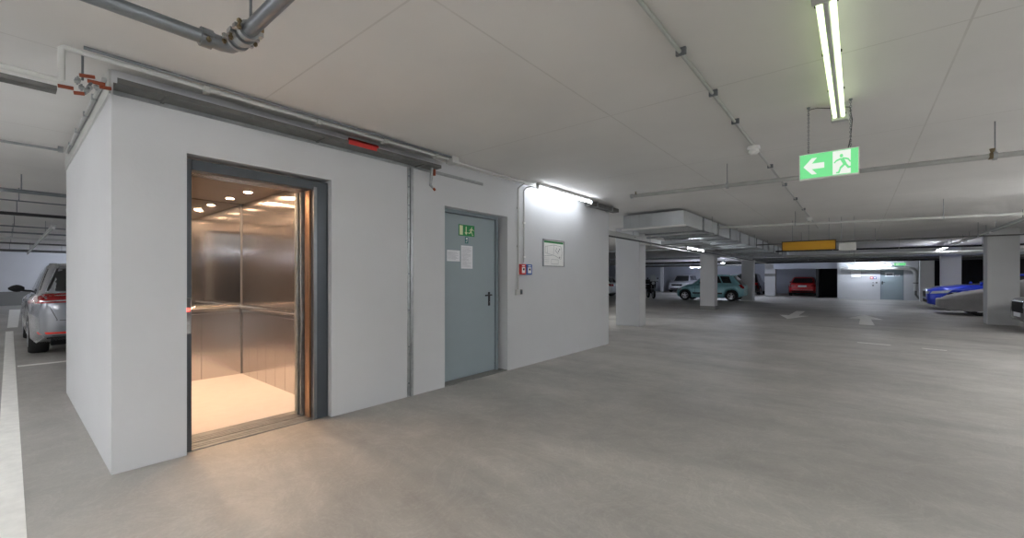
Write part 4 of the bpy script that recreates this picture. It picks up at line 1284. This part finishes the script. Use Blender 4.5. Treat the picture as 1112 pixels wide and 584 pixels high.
# 1 silver estate at the left, seen from behind
c = Car('estate_car', 'silver estate car parked left of the lift block', G, (-12.55, 1.17, 0), PI, paint('silver_car_paint', (166, 170, 178), 0.24, 0.65), 4.77, 1.84, 1.60, 0.335, -1.50, 1.29,
        [(-1, 0.98), (-0.9, 1.02), (0.2, 0.98), (0.45, 0.95), (1, 0.70)], [(-1, 1.02), (-0.85, 1.06), (0.2, 1.05), (0.5, 0.97), (1, 0.78)], [(-1, 0.36), (-0.85, 0.22), (0.85, 0.20), (1, 0.24)],
        (-2.27, 1.10), (-1.75, 0.25), 1.03, cabw=(0.92, 0.70), tyre_w=0.24)
c.side_window(0.10, 0.30, 0.14, 0.36); c.side_window(0.32, 0.56, 0.38, 0.66); c.side_window(0.58, 0.86, 0.68, 0.95)
c.end_window('x-', 0.30, 0.88, 0.88, 0.86, 'rear_window'); c.end_window('x+')
c.ends('tail_light', M['tail'], [(0.40, 0.90), (0.90, 0.88), (0.89, 1.03), (0.40, 1.04)], 'x-', nx=8, ny=3, off=0.014)
c.patch('tail_light', M['tail'], [(-2.30, 0.89), (-2.02, 0.93), (-2.02, 0.99), (-2.30, 1.02)], 'y+', 5, 3, off=0.012)
c.patch('tail_light', M['tail'], [(-2.30, 0.89), (-2.02, 0.93), (-2.02, 0.99), (-2.30, 1.02)], 'y-', 5, 3, off=0.012)
c.ends('tail_light_strip', M['lens'], [(0.45, 0.922), (0.78, 0.912), (0.78, 0.924), (0.45, 0.934)], 'x-', nx=5, ny=1, off=0.018)
c.ends('reflector', M['reflector'], [(0.30, 0.38), (0.80, 0.39), (0.82, 0.42), (0.30, 0.41)], 'x-', nx=6, ny=1, off=0.01)
c.patch('rear_valance', M['under'], [(-0.72, 0.30), (0.72, 0.30), (0.66, 0.36), (-0.66, 0.36)], 'x-', 8, 2)
c.patch('number_plate', M['plate'], [(-0.26, 0.68), (0.26, 0.68), (0.26, 0.79), (-0.26, 0.79)], 'x-', 4, 2, off=0.012)
c.patch('tailgate_seam', M['under'], [(-0.62, 0.60), (0.62, 0.60), (0.62, 0.612), (-0.62, 0.612)], 'x-', 8, 1, off=0.002)
for sd in (1, -1):
    c.patch('tailgate_seam', M['under'], [(sd * 0.60, 0.61), (sd * 0.612, 0.61), (sd * 0.70, 0.84), (sd * 0.688, 0.84)], 'x-', 1, 6, off=0.002)
    MB().tube([(-1.75, sd * 0.57, 1.50), (-1.6, sd * 0.575, 1.55), (-0.2, sd * 0.58, 1.585), (0.15, sd * 0.57, 1.52)], 0.018, 8).build('roof_rail', M['galv'], c.root, local=True)
c.mirrors(0.72, 1.09, M['blackplastic'], 0.22); c.seams((-0.55, 0.42), 0.3, 0.93); c.handles((-0.4, 0.58 - 0.05), 0.86)
c.ends('headlight', M['lens'], [(0.45, 0.62), (0.82, 0.60), (0.80, 0.72), (0.45, 0.72)], 'x+')
c.patch('grille', M['under'], [(-0.45, 0.55), (0.45, 0.55), (0.45, 0.70), (-0.45, 0.70)], 'x+')

# 2 turquoise hatchback
c = Car('hatchback_car', 'turquoise small hatchback parked sideways behind a pillar', G, (-6.62, 26.55, 0), PI, paint('turquoise_car_paint', (132, 188, 196), 0.32, 0.1), 3.62, 1.65, 1.53, 0.30, -1.20, 1.29,
        [(-1, 0.86), (-0.8, 0.95), (0.3, 0.93), (0.65, 0.88), (1, 0.62)], [(-1, 0.90), (-0.7, 0.98), (0.3, 1.0), (0.65, 0.95), (1, 0.66)], [(-1, 0.34), (-0.8, 0.2), (0.85, 0.18), (1, 0.24)],
        (-1.80, 1.22), (-1.22, 0.30), 0.95, cabw=(0.92, 0.72), tyre_w=0.19)
c.side_window(0.17, 0.34, 0.15, 0.42); c.side_window(0.37, 0.84, 0.45, 0.93)
c.end_window('x-', 0.2, 0.88, 0.86, 0.84, 'rear_window'); c.end_window('x+')
c.ends('tail_light', M['tail'], [(0.56, 0.72), (0.72, 0.72), (0.74, 0.92), (0.60, 0.94)], 'x-', off=0.012)
c.patch('tail_light', M['tail'], [(-1.78, 0.74), (-1.66, 0.76), (-1.60, 0.94), (-1.72, 0.95)], 'y+', 3, 4, off=0.01)
c.patch('tail_light', M['tail'], [(-1.78, 0.74), (-1.66, 0.76), (-1.60, 0.94), (-1.72, 0.95)], 'y-', 3, 4, off=0.01)
c.ends('headlight', M['lens'], [(0.40, 0.55), (0.68, 0.55), (0.66, 0.72), (0.42, 0.70)], 'x+')
for sg_ in '+-':
    c.patch('side_moulding', M['blackplastic'], [(-0.75, 0.40), (0.85, 0.40), (0.85, 0.48), (-0.75, 0.48)], 'y' + sg_, 8, 2, off=0.012)
    c.patch('headlight', M['lens'], [(1.50, 0.58), (1.66, 0.56), (1.62, 0.68), (1.46, 0.72)], 'y' + sg_, 3, 3, off=0.008)
MB().box(-1.42, -1.2, -0.5, 0.5, 1.46, 1.50).build('roof_spoiler', c.pm, c.root, local=True, bevel=0.01)
c.mirrors(0.55, 1.0, c.pm, 0.15); c.seams((-0.35, 0.72), 0.25, 0.93); c.handles((-0.2,), 0.84)

# 3 distant silver car facing the camera
c = Car('suv_car', 'silver car facing the camera at the far left bays', G, (-12.75, 41.0 - 0.6 + 0.9, 0), -PI / 2, paint('light_silver_car_paint', (196, 198, 208), 0.3, 0.35), 4.3, 1.80, 1.66, 0.34, -1.28, 1.32,
        [(-1, 0.95), (0.2, 0.98), (0.5, 0.96), (1, 0.80)], [(-1, 1.0), (0.2, 1.05), (0.5, 1.04), (1, 0.88)], [(-1, 0.36), (-0.8, 0.22), (0.85, 0.22), (1, 0.26)],
        (-2.05, 1.20), (-1.6, 0.35), 1.02)
c.end_window('x+', 0.25, 0.90, 0.97, 0.93); c.side_window(0.1, 0.45, 0.15, 0.5); c.side_window(0.48, 0.86, 0.54, 0.94)
c.patch('grille', M['under'], [(-0.46, 0.60), (0.46, 0.60), (0.50, 0.76), (-0.50, 0.76)], 'x+')
c.ends('headlight', M['lens'], [(0.54, 0.66), (0.78, 0.68), (0.76, 0.80), (0.54, 0.76)], 'x+')
c.patch('number_plate', M['plate'], [(-0.26, 0.45), (0.26, 0.45), (0.26, 0.56), (-0.26, 0.56)], 'x+', off=0.012)
c.patch('lower_intake', M['under'], [(-0.6, 0.30), (0.6, 0.30), (0.62, 0.40), (-0.62, 0.40)], 'x+')
c.mirrors(0.85, 1.08, c.pm)

# 4 white car behind the broad pillar
c = Car('hatchback_car', 'white car just visible beside the end of the lift block', G, (-15.2, 27.6, 0), PI, paint('white_car_paint', (222, 226, 228), 0.3, 0.0), 4.2, 1.76, 1.48, 0.315, -1.27, 1.30,
        [(-1, 0.90), (0.2, 0.92), (0.5, 0.88), (1, 0.66)], [(-1, 0.95), (0.2, 0.98), (0.5, 0.95), (1, 0.74)], [(-1, 0.34), (-0.8, 0.2), (0.85, 0.2), (1, 0.24)],
        (-2.02, 1.2), (-1.45, 0.3), 0.95)
c.side_window(0.12, 0.42, 0.16, 0.5); c.side_window(0.46, 0.85, 0.54, 0.94); c.end_window('x-', name='rear_window'); c.end_window('x+')
c.ends('tail_light', M['tail'], [(0.55, 0.74), (0.80, 0.74), (0.80, 0.9), (0.58, 0.9)], 'x-')
c.patch('side_moulding', M['blackplastic'], [(-1.9, 0.48), (1.7, 0.48), (1.7, 0.55), (-1.9, 0.55)], 'y+', 10, 1)

# 5 black car left of the red one
c = Car('suv_car', 'black car between two far white pillars, left of the red car', G, (-6.75, 38.9, 0), PI / 2, paint('black_car_paint', (16, 17, 19), 0.25, 0.1), 4.3, 1.80, 1.70, 0.34, -1.28, 1.32,
        [(-1, 0.98), (0.2, 1.0), (0.5, 0.96), (1, 0.76)], [(-1, 1.0), (0.2, 1.05), (0.5, 1.02), (1, 0.84)], [(-1, 0.36), (-0.8, 0.22), (0.85, 0.22), (1, 0.26)],
        (-2.08, 1.2), (-1.75, 0.35), 1.02)
c.end_window('x-', name='rear_window'); c.end_window('x+'); c.side_window(0.1, 0.45, 0.14, 0.5); c.side_window(0.48, 0.86, 0.54, 0.94)
c.ends('tail_light', M['tail'], [(0.62, 0.78), (0.84, 0.78), (0.82, 1.0), (0.64, 1.0)], 'x-')

# 6 red car, seen from behind
c = Car('hatchback_car', 'red car seen from behind in the far bay', G, (-3.10, 39.15, 0), PI / 2, paint('red_car_paint', (196, 24, 30), 0.28, 0.05), 4.2, 1.80, 1.43, 0.32, -1.27, 1.30,
        [(-1, 0.88), (0.2, 0.92), (0.5, 0.88), (1, 0.66)], [(-1, 0.95), (0.2, 0.98), (0.5, 0.95), (1, 0.74)], [(-1, 0.36), (-0.8, 0.2), (0.85, 0.2), (1, 0.24)],
        (-2.05, 1.2), (-1.45, 0.3), 0.95, cabw=(0.9, 0.68))
c.end_window('x-', 0.28, 0.86, 0.86, 0.82, 'rear_window'); c.end_window('x+'); c.side_window(0.14, 0.44, 0.2, 0.5); c.side_window(0.48, 0.86, 0.54, 0.94)
c.ends('tail_light', M['tail'], [(0.50, 0.70), (0.82, 0.68), (0.80, 0.82), (0.55, 0.84)], 'x-', off=0.012)
c.patch('number_plate', M['plate'], [(-0.26, 0.66), (0.26, 0.66), (0.26, 0.78), (-0.26, 0.78)], 'x-', off=0.012)
c.patch('rear_valance', M['under'], [(-0.66, 0.28), (0.66, 0.28), (0.68, 0.40), (-0.68, 0.40)], 'x-', 8, 2)
c.patch('bumper_strip', M['chrome'], [(-0.64, 0.43), (0.64, 0.43), (0.64, 0.45), (-0.64, 0.45)], 'x-', 8, 1)
c.mirrors(0.72, 0.98, c.pm)

# 7 blue car
c = Car('hatchback_car', 'bright blue car with large headlight behind the covered car', G, (4.42, 25.15, 0), PI, paint('blue_car_paint', (16, 52, 190), 0.28, 0.15), 4.4, 1.84, 1.50, 0.34, -1.35, 1.36,
        [(-1, 0.98), (0.1, 1.0), (0.45, 0.98), (0.8, 0.90), (1, 0.78)], [(-1, 1.02), (0.1, 1.10), (0.45, 1.07), (0.8, 0.98), (1, 0.84)], [(-1, 0.36), (-0.8, 0.22), (0.85, 0.20), (1, 0.24)],
        (-2.1, 0.98), (-1.5, 0.10), 1.04)
c.end_window('x+'); c.end_window('x-', name='rear_window'); c.side_window(0.1, 0.42, 0.15, 0.5); c.side_window(0.46, 0.86, 0.54, 0.94)
for sg_ in '+-':
    c.patch('headlight', M['lens'], [(1.62, 0.70), (2.10, 0.66), (2.04, 0.76), (1.48, 0.82)], 'y' + sg_, 8, 3, off=0.01)
c.ends('headlight', M['lens'], [(0.48, 0.66), (0.78, 0.66), (0.78, 0.76), (0.48, 0.76)], 'x+', off=0.012)
c.patch('grille', M['under'], [(-0.44, 0.52), (0.44, 0.52), (0.44, 0.76), (-0.44, 0.76)], 'x+', off=0.012)
c.patch('grille_surround', M['chrome'], [(-0.48, 0.49), (0.48, 0.49), (0.48, 0.52), (-0.48, 0.52)], 'x+', 8, 1, off=0.014)
c.patch('lower_intake', M['under'], [(-0.7, 0.30), (0.7, 0.30), (0.7, 0.42), (-0.7, 0.42)], 'x+')
c.mirrors(0.70, 1.08, c.pm)

# 8 car under a cloth cover
cv = thing('covered_car', 'low car under a silver grey cloth cover beside the large pillar', 'car', (4.50, 22.1, 0), PI, G)
b = MB()
prof = [(-2.1, 0.74), (-1.7, 0.92), (-1.2, 1.05), (-0.7, 1.24), (0.0, 1.27), (0.45, 1.16), (0.95, 0.92), (1.4, 0.82), (1.85, 0.69), (2.08, 0.56)]
nx, rings = 40, []
for i in range(nx + 1):
    x = -2.1 + 4.2 * i / nx
    k = abs(x) / 2.1
    wd = 0.92 * (1 - 0.22 * max(0, (k - 0.72) / 0.28) ** 2)
    zt = interp(prof, x)
    zb = 0.20 + 0.05 * math.sin(x * 3.1)
    cabn = max(0.0, min(1.0, (zt - 0.95) / 0.3))
    half = [(wd * 0.97, zb), (wd * 1.0, zb + 0.18), (wd * 0.99, 0.55), (wd * 0.94, min(zt - 0.08, 0.78)), (lerp(wd * 0.86, wd * 0.80, cabn), lerp(zt - 0.03, 0.95, cabn)), (lerp(wd * 0.7, wd * 0.66, cabn), lerp(zt - 0.005, zt - 0.06, cabn)), (wd * 0.35, zt), (0.0, zt + 0.005)]
    half = [(y + random.uniform(-.008, .008), z + random.uniform(-.006, .006)) for y, z in half[:-1]] + [half[-1]]
    rings.append([(x, y, z) for y, z in half] + [(x, -y, z) for y, z in reversed(half[:-1])])
n = len(rings[0])
for (e, sx, sz, dx) in ((-1, 0.9, 0.93, 0.06), (-1, 0.6, 0.8, 0.10)):
    rings.insert(0, [(-2.1 - dx, y * sx, 0.40 + (z - 0.40) * sz) for (x, y, z) in rings[2 if e else 0]])
for (sx, sz, dx) in ((0.93, 0.93, 0.06), (0.62, 0.8, 0.11)):
    rings.append([(2.1 + dx, y * sx, 0.38 + (z - 0.38) * sz) for (x, y, z) in rings[-1 if sx > 0.9 else -2]])
b.add([p for r_ in rings for p in r_], [(i * n + j, i * n + j + 1, (i + 1) * n + j + 1, (i + 1) * n + j) for i in range(len(rings) - 1) for j in range(n - 1)] + [tuple(range(n)), tuple((len(rings) - 1) * n + j for j in range(n))])
b.build('car_cover', M['cover'], cv, local=True, sharp=70)
for xw in (-1.25, 1.25):
    for sd in (1, -1):
        w_ = MB().lathe([(0.18, -0.09), (0.29, -0.09), (0.31, -0.06), (0.31, 0.06), (0.29, 0.09), (0.18, 0.09)], (xw, sd * 0.78, 0.31), 'y', 24, True).build('wheel', M['rubber'], cv, local=True)
        MB().lathe([(0.19, 0.0), (0.20, sd * 0.092), (0.17, sd * 0.08), (0.05, sd * 0.085)], (xw, sd * 0.78, 0.31), 'y', 20).build('rim', M['rim'], w_, local=True)

# 9 dark car at the right edge
c = Car('suv_car', 'black car with chrome grille cut by the right picture edge', G, (5.25, 15.92, 0), PI, paint('dark_grey_car_paint', (36, 38, 40), 0.28, 0.2), 4.4, 1.84, 1.60, 0.34, -1.32, 1.36,
        [(-1, 0.95), (0.1, 0.98), (0.45, 0.95), (0.8, 0.86), (1, 0.72)], [(-1, 1.0), (0.1, 1.06), (0.45, 1.03), (0.8, 0.93), (1, 0.80)], [(-1, 0.36), (-0.8, 0.22), (0.85, 0.20), (1, 0.24)],
        (-2.1, 1.05), (-1.6, 0.2), 1.02)
c.end_window('x+'); c.end_window('x-', name='rear_window'); c.side_window(0.1, 0.42, 0.15, 0.5); c.side_window(0.46, 0.86, 0.54, 0.94)
c.ends('headlight', M['lens'], [(0.50, 0.58), (0.80, 0.60), (0.78, 0.72), (0.50, 0.70)], 'x+', off=0.012)
c.ends('fog_light', M['chrome'], [(0.52, 0.28), (0.78, 0.28), (0.80, 0.34), (0.52, 0.32)], 'x+', off=0.014)
c.patch('grille', M['under'], [(-0.44, 0.46), (0.44, 0.46), (0.46, 0.72), (-0.46, 0.72)], 'x+', off=0.012)
c.patch('grille_surround', M['chrome'], [(-0.48, 0.72), (0.48, 0.72), (0.48, 0.75), (-0.48, 0.75)], 'x+', 8, 1, off=0.016)
c.patch('number_plate', M['plate'], [(-0.26, 0.36), (0.26, 0.36), (0.26, 0.46), (-0.26, 0.46)], 'x+', off=0.014)
c.mirrors(0.75, 1.05, M['chrome'])

# 10 motor scooter beside the broad pillar
ms = thing('motor_scooter', 'black motor scooter parked right of the broad pillar', 'motor scooter', (-10.42, 26.9, 0), -PI * 0.30)
def torus_wheel(x, R):
    w_ = MB().lathe([(R * 0.62, -0.05), (R * 0.9, -0.06), (R, -0.03), (R, 0.03), (R * 0.9, 0.06), (R * 0.62, 0.05)], (x, 0, R), 'y', 24, True).build('wheel', M['rubber'], ms, local=True)
    b = MB()
    b.lathe([(R * 0.56, -0.03), (R * 0.64, -0.04), (R * 0.64, 0.04), (R * 0.56, 0.03)], (x, 0, R), 'y', 24, True)
    for k in range(5):
        a = 2 * PI * k / 5
        b.tube([(x, 0, R), (x + R * 0.6 * math.cos(a), 0, R + R * 0.6 * math.sin(a))], 0.02, 6)
    b.build('rim', M['rim'], w_, local=True)
torus_wheel(0.68, 0.28); torus_wheel(-0.62, 0.28)
b = MB()
for sd in (1, -1):
    b.tube([(0.68, sd * 0.09, 0.28), (0.48, sd * 0.09, 0.80), (0.42, sd * 0.07, 1.0)], 0.022, 8)
b.build('fork', M['chrome'], ms, local=True)
b = MB()
sec = [(-0.95, 0.62, 0.10, 0.09), (-0.75, 0.66, 0.17, 0.15), (-0.4, 0.66, 0.20, 0.17), (-0.1, 0.55, 0.17, 0.16), (0.1, 0.42, 0.16, 0.12), (0.28, 0.50, 0.18, 0.2), (0.42, 0.82, 0.22, 0.22), (0.50, 1.02, 0.20, 0.16)]
rings = []
for (x, z, wy, hz) in sec:
    rings.append([(x, wy * math.cos(2 * PI * j / 14), z + hz * math.sin(2 * PI * j / 14)) for j in range(14)])
b.add([p for r_ in rings for p in r_], [(i * 14 + j, i * 14 + (j + 1) % 14, (i + 1) * 14 + (j + 1) % 14, (i + 1) * 14 + j) for i in range(len(rings) - 1) for j in range(14)] + [tuple(range(14)), tuple((len(rings) - 1) * 14 + j for j in range(14))])
b.build('fairing', M['blackplastic'], ms, local=True)
b = MB(); b.box(-0.85, -0.1, -0.15, 0.15, 0.80, 0.88); b.build('seat', M['under'], ms, local=True, bevel=0.03)
MB().tube([(0.40, -0.36, 1.08), (0.44, -0.2, 1.10), (0.46, 0, 1.06), (0.44, 0.2, 1.10), (0.40, 0.36, 1.08)], 0.016, 8).build('handlebar', M['blackplastic'], ms, local=True)
b = MB(); b.prism([(-0.20, 1.10), (0.20, 1.10), (0.16, 1.50), (-0.16, 1.50)], lambda u, v, tt: (0.60 - (v - 1.1) * 0.35 + tt, u, v), 0, 0.006); b.build('windshield', M['lens'], ms, local=True)
MB().lathe([(0.10, 0.0), (0.10, 0.05), (0.06, 0.07)], (0.58, 0, 0.98), 'x', 16).build('headlight', M['lens'], ms, local=True)
b = MB(); b.prism([(-0.14, 0), (0.14, 0), (0.14, 0.02), (-0.14, 0.02)], lambda u, v, tt: (0.42 + tt, u, 0.60 + v), 0, 0.5); b.build('front_mudguard', M['galv'], ms, local=True, bevel=0.008)
for sd in (1, -1):
    b = MB(); b.tube([(0.43, sd * 0.25, 1.10), (0.46, sd * 0.30, 1.26)], 0.008, 6); b.lathe([(0.03, -0.01), (0.055, -0.005), (0.055, 0.01), (0.03, 0.02)], (0.46, sd * 0.31, 1.29), 'x', 12)
    b.build('wing_mirror', M['blackplastic'], ms, local=True)
b = MB(); b.box(-0.98, -0.62, -0.2, 0.2, 0.92, 1.22); b.build('top_case', M['blackplastic'], ms, local=True, bevel=0.04)
MB().tube([(-0.1, 0.12, 0.35), (-0.15, 0.3, 0.01)], 0.014, 6).build('kickstand', M['galv'], ms, local=True)
